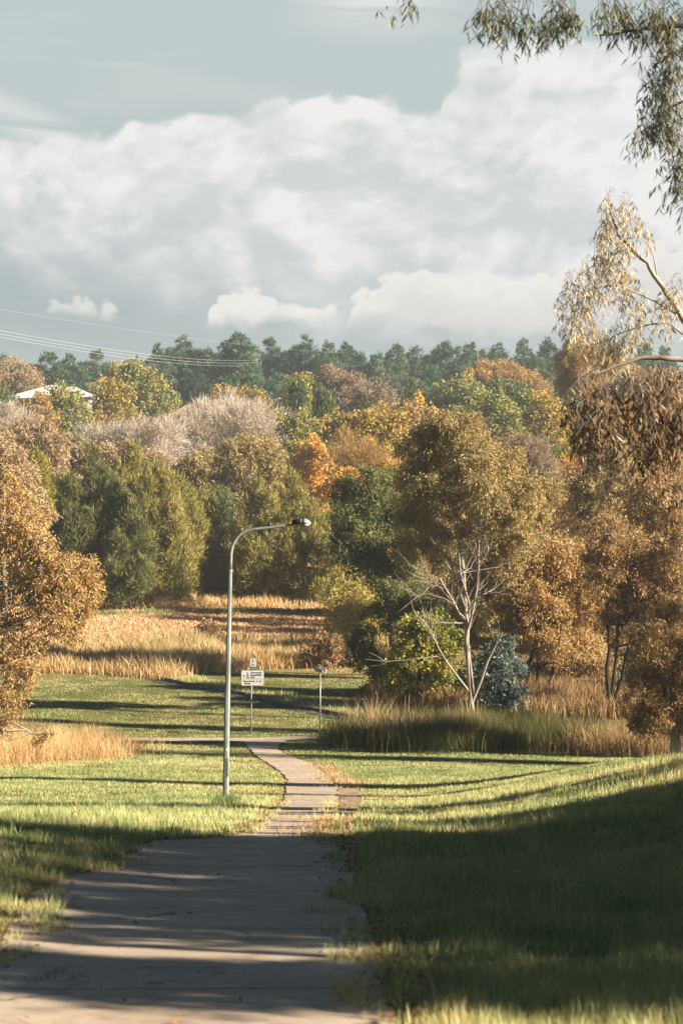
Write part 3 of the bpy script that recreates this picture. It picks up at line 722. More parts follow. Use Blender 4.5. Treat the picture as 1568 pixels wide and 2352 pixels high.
def tree(name, label, cat, D, kind, pal, lobes, base=None, group=None, bark='bark_grey', cov=1., lsc=1., seed=0, depth=.9, trunk=None, twigs=True, sink=.15, stems=1, trunk_r=None, droop=0., limbs=None, spread=.55, fill=None, grow=1.14):
    """lobes: (px, py, rx, ry[, dD]) in picture units at distance D"""
    r = np.random.default_rng(1000+seed)
    l3 = []
    if fill is None: fill = 135 <= D < 270 and kind not in ('casu', 'cyp') and cat == 'tree'
    if fill:
        lobes = list(lobes); gy = HOR+(CZ-float(h((np.mean([q[0] for q in lobes])-784)/F*D, D)))/D*F
        cur = list(lobes); x0_, x1_ = min(q[0] for q in lobes), max(q[0] for q in lobes)
        yy = max(q[1] for q in lobes)+26; rr_ = np.mean([q[2] for q in lobes])
        while yy < gy-14:
            nx_ = max(1, int((x1_-x0_)/(rr_*1.1))+1)
            for i_ in range(nx_): lobes.append((x0_+(x1_-x0_)*(i_+.5)/nx_+r.normal()*8, yy+r.normal()*7, rr_*.9, 30))
            yy += 38
    for q in lobes:
        q = (q[0], q[1], q[2]*grow, q[3]*grow)+tuple(q[4:])
        dd = q[4] if len(q) > 4 else r.uniform(-1, 1)*spread*q[2]/F*D
        c = P(q[0], q[1], D+dd); rx, rz = q[2]/F*D, q[3]/F*D
        l3.append((c, (rx, min(rx, rz*1.6)*depth, rz)))
    if base is None: base = np.mean([q[0] for q in lobes])
    bx = (base-784)/F*D; bz = float(h(bx, D)); root = np.array([bx, D, bz])
    e = empty(name, root, label, cat, group)
    Q, tn, tips = crown_arrays(l3, kind, D, seed, cov, lsc, droop)
    crown_mesh('crown' if cat != 'shrub' else 'foliage', Q, tn, LM(pal), e)
    b = MB(); limbs = [(a_, b_*.62, c_*.62) for a_, b_, c_ in (limbs or [])]; top = max(l3, key=lambda l: l[0][2])[0]; bot = min(l3, key=lambda l: l[0][2]-l[1][2])
    H = top[2]-bz; tr = trunk_r or max(.09, .021*H)
    for s_ in range(stems):
        a = root+np.array([r.normal()*.25*(stems > 1), 0, -sink]); tp = np.array(top)
        if stems > 1: tp = l3[s_ % len(l3)][0]
        mid = a*.45+tp*.55; mid[0] = a[0]*.7+tp[0]*.3+r.normal()*.03*H
        t = np.linspace(0, 1, 9)[:, None]; trk = a*(1-t)**2+2*mid*t*(1-t)+tp*t*t
        trk[1:-1] += r.normal(size=(7, 3))*.008*H
        b.tube(trk, tr*(1-.82*t[:, 0])/max(1, stems**.4), 8)
        if s_ == 0: T0 = trk
    for c, rad in l3:
        c = np.array(c)
        j = np.argmin(np.abs(T0[:, 2]-(c[2]-.35*np.linalg.norm(c[:2]-root[:2])-.25*rad[2]))); j = min(max(j, 2), 7)
        br = wobble(T0[j], c, 6, .05, r, -.05); br[0] = T0[j]
        b.tube(br, np.linspace(tr*(1-.1*j)*.5, tr*.12, 6), 6, cap=False)
    if twigs:
        for (c, rad), cc in zip(l3, tips):
            for q in cc[::2 if D > 120 else 1]:
                b.tube(wobble(c, q, 4, .08, r), np.linspace(max(tr*.14, .3/(PXM/D)), .12/(PXM/D), 4), 4, cap=False)
    for lm, r0, r1 in (limbs or []):
        pts = np.array([P(x, y, D+dd) for x, y, dd in lm]); b.tube(pts, np.linspace(r0, r1, len(pts)), 7, cap=False)
    b.build('trunk', M[bark], e, smooth=True)
    return e

sd = [0]
def TR_(*a, **k): sd[0] += 1; return tree(*a, seed=sd[0], **k)

# --- skyline pines -------------------------------------------------
def pine(x, top, half, low, lab, D=420, pal='pine', conic=.5, group='dark pines along the skyline', cov=1.):
    """layered pine: irregular tiers of foliage"""
    r = np.random.default_rng(int(x)+int(top)); L = []; y = top+8
    n = max(4, int((low-top)/17))
    for i in range(n):
        t = i/(n-1); w = half*(conic+(1-conic)*min(1, t*1.9))*(1 if t < .8 else .9)
        k = 1 if t < .08 else (2 if t < .35 else 3)
        for j in range(k):
            o = 0 if k == 1 else (j/(k-1)-.5)*2
            L.append((x+o*w*.62+r.normal()*w*.10, top+10+t*(low-top-14)+r.normal()*4, max(10, w*r.uniform(.46, .66)), 13+r.uniform(0, 6), r.uniform(-3, 3)))
    return TR_('pine_tree', lab, 'tree', D, 'pine', pal, L, base=x, group=group, bark='bark_dark', twigs=False, cov=cov, depth=1.)
PINES = [
 (10, 832, 30, 905, 'low dark pine at the left end of the skyline behind a tan gum'),
 (112, 822, 42, 905, 'broad low pine behind the white roofed house, leftmost wide one'),
 (160, 824, 36, 900, 'broad pine on the skyline just right of the house roof peak'),
 (222, 822, 44, 905, 'wide flat topped pine left of the tall orange green tree'),
 (300, 838, 30, 900, 'small dark pine mostly hidden by the tall orange green tree'),
 (362, 812, 32, 912, 'dark rounded pine under the ends of the power wires'),
 (420, 796, 50, 915, 'big dome shaped dark pine with wires crossing its top'),
 (478, 806, 34, 915, 'dark pine squeezed between domed pine and tallest skyline pine'),
 (545, 778, 48, 918, 'tallest pine on the skyline with a pointed top'),
 (621, 790, 26, 900, 'slim open pine with its bare pale trunk showing'),
 (660, 810, 26, 905, 'low dark pine between the slim pine and a domed pine'),
 (700, 793, 48, 915, 'domed pine right of the slim pine with the bare trunk'),
 (752, 800, 28, 905, 'narrow pine between two domed pines above the grey gum'),
 (800, 796, 46, 915, 'wide pine directly above the grey brown gum crown'),
 (868, 814, 32, 915, 'lower pine with feathery top in a dip of the skyline'),
 (908, 803, 26, 905, 'small rounded pine standing above the yellow columnar tree'),
 (958, 804, 38, 915, 'spreading pine behind and right of the yellow columnar tree'),
 (1025, 795, 42, 915, 'large bushy pine in the middle of the right skyline'),
 (1080, 800, 28, 905, 'rounded pine next to the large bushy skyline pine'),
 (1112, 815, 16, 890, 'tiny pine top showing in a gap of the skyline'),
 (1142, 795, 32, 905, 'flat topped pine standing above the orange gum dome'),
 (1202, 791, 28, 905, 'compact pine right of the flat topped one over orange domes'),
 (1256, 788, 34, 910, 'airy pine left of the brown cypress crown'),
 (1302, 796, 34, 910, 'pale green pine directly behind the brown cypress crown'),
 (1400, 815, 40, 930, 'dark pine seen through the hanging leaves of the sunlit gum'),
 (1478, 795, 22, 930, 'slim pine seen between two hanging leaf masses'),
 (1522, 812, 30, 930, 'shorter pine at right seen above the bare branch'),
]
for x, t_, hw, lo, lab in PINES:
    pine(x, t_, hw, lo, lab, D=404 if x == 545 else 426+rng.uniform(-10, 10), conic=.32 if hw < 30 else .5)
for x, t_, hw, lo, pal, lab in [
 (560, 850, 50, 930, 'pine', 'dark lower pine below the tallest skyline pine'),
 (640, 862, 40, 935, 'pine', 'shadowy pine at the foot of the slim bare trunk pine'),
 (870, 858, 40, 930, 'pine_warm', 'second row pine right of the grey brown gum'),
 (925, 862, 44, 935, 'pine_warm', 'second row pine behind the yellow columnar tree'),
 (1000, 868, 46, 940, 'pine', 'second row dark pine left of the orange gum dome'),
 (1060, 850, 34, 930, 'pine', 'second row pine touching the left edge of the orange dome'),
 (1240, 840, 40, 920, 'pine_warm', 'feathery green conifer right of the orange gum dome')]:
    pine(x, t_, hw, lo, lab, D=385, pal=pal, group='lower pines in front of the skyline')

T_ = TR_
# --- far middle ground -----------------------------------------------
T_('gum_tree', 'rounded tan gum crown rising left of the white roofed house', 'tree', 380, 'fine', 'gum_tan', [(30, 862, 46, 34), (70, 880, 30, 28), (-20, 870, 40, 34), (20, 900, 40, 24)])
T_('shrub', 'dark green hedge shrub beside the left wall of the house', 'shrub', 358, 'shrub', 'gum_green', [(-10, 912, 34, 22), (15, 930, 24, 18)])
T_('shrub', 'round very dark shrub below the domed skyline pine', 'shrub', 375, 'fine', 'dark', [(445, 900, 34, 26), (480, 908, 30, 24), (420, 915, 26, 18)])
T_('gum_tree', 'pale green far tree with small dome left of street light', 'tree', 400, 'fine', 'yellow_green', [(232, 886, 26, 9), (215, 890, 14, 7)], cov=1.)
T_('maple_tree', 'tall green and orange autumn tree on the left skyline', 'tree', 320, 'broad', 'autumn_green', [(300, 852, 34, 24), (325, 885, 46, 34), (360, 925, 40, 34), (310, 940, 46, 38), (375, 955, 26, 26), (270, 868, 24, 22), (340, 970, 44, 24)])
T_('maple_tree', 'orange leaved autumn tree right of the house', 'tree', 305, 'broad', 'autumn', [(250, 898, 30, 26), (285, 905, 26, 26), (240, 940, 34, 34), (280, 955, 40, 34), (225, 970, 26, 24), (305, 980, 30, 22)])
T_('maple_tree', 'green autumn tree in front of the white roof centre', 'tree', 290, 'broad', 'autumn_green', [(130, 912, 26, 26), (158, 925, 28, 30), (140, 960, 34, 34), (170, 985, 34, 34), (160, 1020, 30, 22), (190, 950, 20, 24)])
T_('maple_tree', 'rusty leaved tree in front of the house left corner', 'tree', 285, 'broad', 'rust', [(90, 930, 26, 24), (70, 960, 28, 28), (110, 975, 26, 28), (100, 1000, 30, 26), (55, 945, 18, 20)])
T_('maple_tree', 'round tree with rust top and green flanks above pale poplar', 'tree', 335, 'broad', 'autumn', [(520, 910, 36, 20), (570, 915, 40, 22), (545, 935, 60, 24), (600, 942, 36, 24), (490, 935, 30, 20), (620, 960, 22, 20)], lsc=.9)
T_('poplar_tree', 'tall leafy green poplar with light yellow top', 'tree', 300, 'broad', 'green_yellow', [(672, 880, 16, 20), (700, 872, 18, 16), (690, 905, 26, 28), (665, 930, 24, 36), (700, 950, 26, 36), (650, 960, 16, 30)])
T_('gum_tree', 'grey brown gum with white upper branches below skyline', 'tree', 310, 'fine', 'gum_grey', [(765, 866, 36, 20), (800, 885, 30, 22), (740, 890, 24, 22), (775, 915, 40, 26), (815, 920, 24, 24)], bark='bark_pale')
T_('gum_tree', 'grey brown gum right of the dark cypress column', 'tree', 290, 'fine', 'gum_grey', [(850, 905, 34, 24), (880, 915, 26, 22), (835, 940, 34, 28), (870, 955, 34, 28), (800, 955, 30, 24)], bark='bark_pale')
for x, y0, y1, w_, D_, lab in [(682, 884, 985, 20, 275, 'shorter green cypress column beside the leafy poplar'), (743, 903, 1050, 23, 250, 'tall dark green cypress column in the middle distance'), (942, 884, 940, 11, 300, 'small slim cypress beside the yellow columnar tree'), (1325, 885, 940, 14, 280, 'short dark cypress at right below the brown cypress')]:
    n_ = int((y1-y0)/14); T_('cypress_tree', lab, 'tree', D_, 'cyp', 'cypress', [(x+rng.normal()*w_*.15, y0+12+i*14, w_*(.45+.55*min(1, (i+.6)/3.)), 17) for i in range(n_)], twigs=False, group='columnar cypresses')
T_('poplar_tree', 'bright yellow columnar poplar, larger of the two', 'tree', 280, 'broad', 'yellow', [(963, 912, 5, 10), (963, 926, 7, 12), (963, 940, 7, 10)], twigs=False)
T_('poplar_tree', 'small yellow columnar poplar beside orange domed gum', 'tree', 290, 'broad', 'yellow', [(1249, 908, 4, 10), (1249, 922, 5, 11)], twigs=False)
T_('gum_tree', 'wide orange domed gum below the right skyline pines', 'tree', 300, 'fine', 'dome_orange', [(1140, 850, 46, 20), (1100, 866, 34, 20), (1180, 868, 40, 24), (1215, 885, 34, 24), (1240, 905, 28, 22), (1150, 885, 60, 24)])
T_('maple_tree', 'green tree with ochre tips left of the orange dome', 'tree', 285, 'broad', 'autumn_green', [(1060, 892, 40, 24), (1020, 910, 34, 24), (1085, 915, 38, 26), (1000, 935, 28, 22), (1050, 940, 40, 22), (975, 925, 22, 20)])
T_('maple_tree', 'bushy dark green tree in front of the orange dome', 'tree', 270, 'broad', 'green', [(1160, 900, 34, 22), (1195, 912, 30, 26), (1170, 930, 36, 26), (1215, 935, 26, 22)])
T_('maple_tree', 'yellow green tree with round crown before the orange dome', 'tree', 250, 'broad', 'autumn_green', [(1115, 925, 34, 24), (1150, 935, 30, 26), (1110, 955, 40, 30), (1165, 965, 34, 30), (1190, 985, 26, 26)])
T_('maple_tree', 'orange yellow autumn tree left of the hanging brown leaves', 'tree', 225, 'broad', 'autumn', [(1240, 930, 30, 26), (1255, 960, 38, 34), (1270, 1000, 36, 34), (1225, 970, 24, 28), (1285, 1035, 26, 26)])
T_('maple_tree', 'dark green bushy tree between orange autumn tree and brown cypress', 'tree', 232, 'broad', 'green', [(1300, 900, 26, 24), (1320, 935, 30, 30), (1310, 975, 26, 34), (1330, 1010, 30, 34), (1340, 1050, 34, 34)])
T_('cypress_tree', 'brown topped bushy cypress rising above the right skyline', 'tree', 215, 'casu', 'rust', [(1320, 822, 26, 26), (1360, 835, 22, 26), (1300, 850, 24, 26), (1345, 865, 34, 28), (1390, 850, 18, 24), (1310, 880, 30, 24)], lsc=.5)
# --- middle ground, on the rising slope ---------------------------------
T_('poplar_tree', 'large pale nearly bare poplar with silvery twigs, the biggest one', 'tree', 225, 'bare', 'pale', [(470, 965, 50, 34), (530, 955, 56, 34), (590, 970, 50, 34), (440, 1005, 50, 36), (520, 1000, 60, 40), (600, 1010, 50, 40), (640, 1030, 26, 34), (430, 1040, 50, 26), (500, 1045, 50, 26)], bark='bark_pale', stems=3, cov=1.3)
T_('poplar_tree', 'pale nearly bare poplar left of the largest silvery one', 'tree', 215, 'bare', 'pale', [(330, 1000, 40, 24), (380, 1000, 44, 30), (290, 1010, 40, 24), (370, 1040, 44, 30), (320, 1040, 44, 24), (245, 1000, 34, 22), (215, 1010, 28, 22)], bark='bark_pale', stems=3, cov=1.2)
T_('poplar_tree', 'pale nearly bare poplar at the left picture edge', 'tree', 240, 'bare', 'pale', [(10, 965, 34, 24), (45, 975, 30, 24), (20, 1000, 34, 30), (-30, 975, 30, 24)], bark='bark_pale', stems=2, cov=1.2)
for lobes_, pl_, kd_ in (([(470, 965, 46, 30), (530, 958, 52, 30), (595, 975, 46, 30), (440, 1000, 46, 30), (630, 1025, 26, 26)], 'pale', 'fine'),):
    pass
T_('gum_tree', 'rounded tan gum left of the yellow green casuarina', 'tree', 190, 'gum', 'gum_tan', [(75, 985, 44, 26), (50, 1015, 34, 34), (95, 1020, 44, 34), (60, 1060, 34, 30), (110, 1065, 36, 34), (130, 1030, 30, 34)])
T_('gum_tree', 'orange tan gum behind the crowns of the left casuarinas', 'tree', 200, 'gum', 'gum_tan', [(180, 1050, 40, 30), (230, 1045, 44, 28), (290, 1045, 44, 26), (340, 1062, 40, 26), (160, 1090, 40, 36), (260, 1080, 50, 34), (380, 1080, 34, 24)])
T_('gum_tree', 'olive gum with flat crown left of the thin trunked gum', 'tree', 185, 'gum', 'gum_olive', [(440, 1075, 34, 20), (475, 1060, 36, 26), (410, 1090, 24, 16), (470, 1095, 40, 24), (500, 1120, 36, 30)])
T_('gum_tree', 'olive gum with thin pale trunks behind the lamp head', 'tree', 175, 'gum', 'gum_olive', [(555, 1035, 44, 30), (600, 1040, 44, 32), (530, 1060, 34, 30), (630, 1070, 34, 30), (570, 1080, 50, 30), (620, 1105, 36, 30), (520, 1110, 40, 30), (560, 1150, 50, 30), (600, 1170, 44, 30)], bark='bark_pale', stems=3)
T_('maple_tree', 'green and orange autumn tree left of the tall cypress', 'tree', 205, 'broad', 'autumn_green', [(665, 975, 24, 24), (695, 980, 26, 28), (680, 1010, 30, 30), (705, 1030, 24, 28)])
T_('maple_tree', 'bright orange autumn tree in front of the tall cypress', 'tree', 190, 'broad', 'orange', [(710, 1035, 30, 26), (735, 1055, 28, 30), (700, 1075, 34, 34), (725, 1105, 34, 34), (685, 1110, 26, 30), (740, 1135, 26, 26)])
T_('maple_tree', 'feathery orange brown tree rising left of the large olive gum', 'tree', 185, 'broad', 'autumn', [(815, 985, 24, 26), (850, 975, 28, 26), (880, 960, 34, 26), (905, 985, 30, 30), (830, 1015, 30, 30), (870, 1015, 40, 34), (900, 1040, 30, 34), (850, 1050, 40, 26)])
T_('maple_tree', 'thin twiggy orange tree with pinkish bare stems', 'tree', 175, 'bare', 'rust', [(800, 1030, 34, 30), (790, 1070, 34, 34), (835, 1060, 40, 30), (870, 1080, 40, 30), (820, 1100, 40, 34)], bark='bark_pale', stems=3, cov=1.2)
T_('maple_tree', 'glowing orange shrubby tree below the twiggy orange tree', 'tree', 170, 'broad', 'orange', [(870, 1095, 34, 18), (830, 1105, 34, 20), (785, 1110, 30, 24), (760, 1140, 26, 26), (900, 1080, 26, 22)])
T_('gum_tree', 'grey tan smooth domed gum right of the large olive gum', 'tree', 150, 'gum', 'gum_grey', [(1180, 1025, 40, 26), (1215, 1040, 40, 34), (1245, 1075, 40, 34), (1265, 1110, 34, 34), (1200, 1080, 40, 40), (1230, 1130, 50, 40)], lsc=.7)
T_('maple_tree', 'orange pink sapling between grey dome and right gums', 'tree', 160, 'broad', 'orange', [(1300, 1062, 14, 22), (1290, 1085, 18, 20), (1315, 1090, 14, 18)])
T_('casuarina_tree', 'narrow yellow green casuarina standing alone at the left', 'tree', 140, 'casu', 'casu_yel', [(88, 1075, 16, 34), (82, 1110, 22, 34), (95, 1140, 22, 36), (90, 1180, 26, 40)])
T_('gum_tree', 'small reddish bare gum among the left casuarinas', 'tree', 156, 'gum', 'gum_tan', [(130, 1110, 24, 30), (115, 1140, 24, 30), (180, 1130, 26, 40), (165, 1170, 24, 40), (60, 1130, 24, 40)])
# --- casuarina row ----------------------------------------------------------
def casu(x, top, half, base, D, pal, lab, lean=0, sub=0):
    r = np.random.default_rng(int(x)+5); L = []; n = int((base-top)/34)
    for i in range(n):
        t = i/(n-1); w = half*1.12*(.42+.58*min(1, t*1.7))*(1 if t < .85 else .85)
        for j in range(1 if t < .12 else (2 if t < .3 else 3)):
            k = 1 if t < .12 else (2 if t < .3 else 3); o = 0 if k == 1 else (j/(k-1)-.5)*2
            L.append((x+lean*(1-t)+o*w*.6+r.normal()*w*.12, top+26+t*(base-top-62)+r.normal()*8, max(13, w*.42), 34+r.uniform(-4, 8), r.uniform(-1.6, 1.6)*w/60))
    return T_('casuarina_tree', lab, 'tree', D, 'casu', pal, L, base=x, group='casuarinas along the far meadow edge', bark='bark_dark', twigs=False)
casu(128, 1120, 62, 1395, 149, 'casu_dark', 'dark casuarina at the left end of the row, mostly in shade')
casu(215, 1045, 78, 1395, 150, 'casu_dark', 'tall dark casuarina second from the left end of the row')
casu(300, 1040, 74, 1392, 153, 'casu', 'tallest casuarina with feathery tips in the left group')
casu(362, 1085, 66, 1392, 148, 'casu', 'olive casuarina with low front branches in the left group')
casu(410, 1100, 60, 1390, 150, 'casu', 'yellowish casuarina with visible short trunk in the left group')
casu(462, 1130, 54, 1388, 152, 'casu', 'casuarina at the right end of the left group')
casu(596, 1120, 60, 1385, 150, 'casu', 'slender casuarina directly behind the lamp arm')
casu(672, 1105, 60, 1385, 152, 'casu', 'light olive casuarina behind the lamp head')
casu(728, 1160, 62, 1385, 149, 'casu', 'bushy casuarina right of the lamp head', lean=-8)
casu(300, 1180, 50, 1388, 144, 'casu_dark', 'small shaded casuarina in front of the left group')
T_('shrub', 'dark undergrowth shrub behind the left casuarina group', 'shrub', 158, 'shrub', 'dark', [(150, 1330, 80, 60), (280, 1320, 90, 60), (400, 1310, 90, 60), (500, 1290, 60, 70), (540, 1330, 50, 50), (620, 1320, 80, 60), (740, 1330, 60, 50)], lsc=1.4)
T_('gum_tree', 'leafy gum with dark foliage between the two casuarina groups', 'tree', 160, 'gum', 'gum_green', [(520, 1190, 36, 40), (540, 1240, 34, 44), (500, 1150, 30, 34), (550, 1290, 30, 40)])
# --- right side gums --------------------------------------------------------
T_('gum_tree', 'dark olive gum left of the pale forked tree', 'tree', 108, 'gum', 'gum_green', [(800, 1130, 34, 36), (850, 1110, 46, 34), (900, 1110, 44, 36), (820, 1180, 50, 40), (880, 1180, 60, 44), (820, 1240, 50, 44), (890, 1250, 60, 50), (940, 1200, 44, 50), (850, 1300, 44, 34), (920, 1320, 44, 40), (790, 1240, 28, 40)], base=905)
T_('gum_tree', 'green gum with low hanging foliage over the far lawn', 'tree', 98, 'gum', 'gum_green', [(905, 1370, 40, 34), (870, 1420, 34, 34), (835, 1480, 26, 40), (850, 1520, 24, 26), (960, 1400, 50, 34), (810, 1500, 14, 34)], base=940)
T_('gum_tree', 'yellow lit leafy tree between casuarinas and dark olive gum', 'tree', 118, 'gum', 'yellow_green', [(800, 1335, 34, 30), (775, 1375, 28, 34), (815, 1385, 36, 36), (850, 1400, 34, 34), (790, 1430, 36, 34), (835, 1440, 34, 30)], droop=.2)
T_('locust_tree', 'small green and yellow tree by the handrail', 'tree', 91, 'broad', 'green_yellow', [(950, 1450, 46, 34), (1000, 1440, 40, 34), (930, 1500, 44, 36), (990, 1500, 46, 36), (960, 1550, 50, 34), (1010, 1550, 34, 30), (910, 1560, 34, 34), (930, 1595, 34, 22), (1030, 1480, 34, 34)], base=955, stems=3, lsc=1.1, bark='bark_dark')
T_('gum_tree', 'olive gum behind the pale forked tree on its right', 'tree', 104, 'gum', 'gum_olive', [(1180, 1160, 44, 40), (1220, 1200, 40, 44), (1150, 1230, 44, 40), (1200, 1250, 40, 40), (1120, 1290, 40, 44), (1180, 1310, 40, 44), (1130, 1370, 36, 44), (1240, 1150, 34, 34), (1260, 1120, 30, 34), (1090, 1350, 34, 44)], stems=3, bark='bark_grey')
# the pale forked gum
FG = [
 ([(1081,1676,0),(1084,1629,0),(1080,1594,0),(1075,1529,0),(1070,1469,0),(1073,1449,0),(1069,1399,.1),(1066,1344,.2),(1065,1314,.2),(1059,1274,.4),(1051,1229,.5),(1049,1194,.6),(1056,1120,.8),(1060,1040,1)], .20, .05),
 ([(1073,1449,0),(1079,1429,-.1),(1086,1399,-.2),(1094,1354,-.3),(1098,1304,-.4),(1099,1254,-.5),(1100,1209,-.6),(1109,1159,-.7),(1118,1090,-.8)], .11, .04),
 ([(1070,1424,0),(1054,1409,-.3),(1039,1379,-.5),(1024,1354,-.6),(1010,1330,-.7)], .10, .06),
 ([(1067,1394,0),(1049,1339,.3),(1029,1299,.4),(999,1269,.6),(979,1254,.7),(965,1220,.8)], .07, .02),
 ([(1071,1409,-.1),(1094,1374,-.5),(1114,1361,-.7),(1141,1359,-.9)], .065, .02),
 ([(1065,1431,0),(1029,1431,-.4),(1004,1429,-.5),(969,1414,-.6)], .05, .015),
 ([(1078,1590,0),(1054,1559,-.3),(1024,1519,-.6),(1004,1484,-.8),(989,1449,-.9),(969,1424,-1),(950,1405,-1.)], .085, .02),
 ([(1015,1506,-.6),(974,1511,-.8),(934,1516,-.9),(884,1519,-1),(839,1514,-1.1)], .05, .012),
 ([(884,1519,-1),(862,1505,-1.1),(846,1498,-1.1)], .02, .008), ([(900,1517,-1),(870,1528,-.9),(850,1530,-.9)], .02, .008),
 ([(1084,1612,0),(1104,1564,-.2),(1119,1519,-.3),(1139,1479,-.4),(1154,1451,-.5)], .12, .06),
 ([(1066,1314,.2),(1084,1274,-.1),(1096,1244,-.3),(1124,1224,-.5),(1154,1209,-.7)], .055, .015),
 ([(1044,1389,-.5),(1019,1374,-.7),(984,1364,-.8),(939,1369,-1)], .03, .01),
 ([(1044,1389,-.4),(1010,1350,-.5),(975,1330,-.6),(950,1300,-.7)], .03, .01),
 ([(999,1269,.6),(985,1230,.5),(978,1200,.4)], .025, .01), ([(1029,1299,.4),(1010,1260,.2),(1000,1220,.2)], .025, .01),
 ([(1049,1339,.3),(1040,1290,.1),(1036,1250,0),(1030,1215,0)], .03, .01), ([(1098,1304,-.4),(1120,1270,-.6),(1132,1240,-.7)], .03, .01),
 ([(1141,1359,-.9),(1160,1350,-1),(1175,1352,-1)], .02, .008), ([(1024,1354,-.6),(1000,1345,-.7),(975,1350,-.8)], .03, .01),
]
_r = np.random.default_rng(12)
for lm_, r0_, r1_ in list(FG):
    L_ = sum(math.hypot(lm_[i+1][0]-lm_[i][0], lm_[i+1][1]-lm_[i][1]) for i in range(len(lm_)-1))
    for _ in range(int(L_/13)):
        t_ = _r.uniform(.35, 1.)*(len(lm_)-1); i_ = min(int(t_), len(lm_)-2); f_ = t_-i_
        a_ = [lm_[i_][c_]*(1-f_)+lm_[i_+1][c_]*f_ for c_ in range(3)]
        if a_[1] > 1480: continue
        an_ = math.atan2(lm_[i_+1][1]-lm_[i_][1], lm_[i_+1][0]-lm_[i_][0])+_r.choice([-1, 1])*_r.uniform(.35, .8); ln_ = _r.uniform(22, 75)
        pts_ = [tuple(a_)]; x_, y_, d_ = a_
        for s_ in range(4):
            an_ += _r.normal()*.16; an_ = an_*.86+(-pi/2)*.14 if an_ < pi/2 else an_
            x_ += cos(an_)*ln_/4; y_ += sin(an_)*ln_/4; d_ += _r.normal()*.18; pts_.append((x_, y_, d_))
        FG.append((pts_, .024, .006))
e = T_('gum_tree', 'large gum with pale forked bare limbs and rounded olive crown', 'tree', 86, 'gum', 'gum_olive',
   [(1000, 990, 46, 34), (1050, 985, 50, 36), (960, 1040, 40, 44), (1010, 1045, 46, 40), (1070, 1035, 50, 40), (1110, 1060, 44, 40), (1150, 1075, 44, 40), (985, 1100, 46, 40), (1045, 1100, 50, 40), (1110, 1120, 54, 44), (1165, 1130, 46, 44), (1020, 1150, 46, 36), (1080, 1165, 50, 34), (1140, 1180, 50, 34), (1190, 1185, 34, 34), (950, 1150, 34, 34), (970, 1200, 34, 30), (940, 1100, 30, 34), (1000, 1235, 34, 30, 1.6), (955, 1255, 30, 28, 1.4), (1135, 1240, 40, 34, 1.5), (1190, 1250, 34, 34, 1.), (1080, 1225, 34, 28, 1.8), (1165, 1300, 34, 30, 1.5), (1010, 1290, 26, 26, 1.8), (930, 1200, 24, 30, .8), (1210, 1130, 34, 40)],
   base=1081, bark='bark_pale', limbs=[(a, b*.95, c*.9) for a, b, c in FG], trunk_r=.05, twigs=True, spread=1.0)
T_('blue_shrub', 'blue grey leaved shrub right of the pale forked trunk', 'shrub', 89, 'shrub', 'teal', [(1150, 1500, 30, 30), (1125, 1545, 34, 36), (1165, 1550, 38, 40), (1140, 1600, 40, 36), (1175, 1610, 30, 34), (1120, 1620, 26, 26)], lsc=1.15)
T_('gum_tree', 'upright gum with olive tan crown behind the brown gums', 'tree', 120, 'gum', 'gum_olive', [(1400, 1050, 40, 34), (1430, 1085, 40, 40), (1385, 1100, 40, 40), (1410, 1140, 50, 44), (1350, 1140, 34, 40), (1340, 1180, 44, 44)])
T_('gum_tree', 'tan gum with tall rounded crown right of the upright gum', 'tree', 110, 'gum', 'gum_orange', [(1510, 1110, 40, 40), (1480, 1150, 40, 44), (1530, 1160, 44, 50), (1500, 1210, 50, 50), (1450, 1190, 34, 44), (1540, 1230, 40, 50), (1580, 1150, 30, 60), (1440, 1250, 50, 44)])
T_('gum_tree', 'dark gum in the gap left of the upright olive tan gum', 'tree', 135, 'gum', 'gum_brown', [(1300, 1130, 34, 40), (1330, 1100, 30, 40), (1290, 1190, 40, 44), (1260, 1220, 40, 40)])
T_('gum_tree', 'wide brown gum with drooping foliage right of the blue shrub', 'tree', 95, 'gum', 'gum_orange', [(1230, 1290, 50, 40), (1290, 1270, 50, 40), (1340, 1290, 44, 40), (1200, 1340, 46, 44), (1260, 1350, 56, 46), (1330, 1350, 54, 44), (1190, 1400, 44, 44), (1250, 1420, 54, 44), (1320, 1420, 54, 44), (1380, 1390, 44, 44), (1210, 1460, 44, 40), (1280, 1480, 50, 36), (1180, 1330, 34, 44), (1350, 1480, 44, 34)], base=1225, stems=3, bark='bark_dark')
T_('gum_tree', 'brown gum with dark hollow beneath, nearest the right bank', 'tree', 90, 'gum', 'gum_brown', [(1400, 1230, 44, 40), (1440, 1280, 50, 44), (1500, 1300, 54, 50), (1420, 1340, 50, 44), (1480, 1370, 54, 50), (1540, 1360, 44, 50), (1430, 1430, 50, 44), (1500, 1450, 50, 44), (1380, 1330, 34, 44), (1560, 1280, 44, 60), (1380, 1270, 34, 34)], base=1400, stems=3, bark='bark_dark')
T_('gum_tree', 'slim gum with leaning dark stems in the right hollow', 'tree', 99, 'gum', 'gum_brown', [(1300, 1520, 44, 34), (1370, 1520, 44, 34), (1330, 1480, 50, 34)], base=1285, stems=3, bark='bark_dark')
T_('gum_tree', 'rightmost gum with pale trunk base and hanging olive leaves', 'tree', 66, 'gum', 'gum_brown', [(1540, 1430, 44, 50), (1500, 1480, 50, 44), (1560, 1510, 44, 44), (1490, 1540, 46, 44), (1540, 1580, 50, 50), (1480, 1600, 44, 44), (1510, 1650, 50, 40), (1470, 1650, 24, 30), (1560, 1650, 40, 44), (1600, 1560, 44, 60)], base=1553, bark='bark_pale', trunk_r=.2)
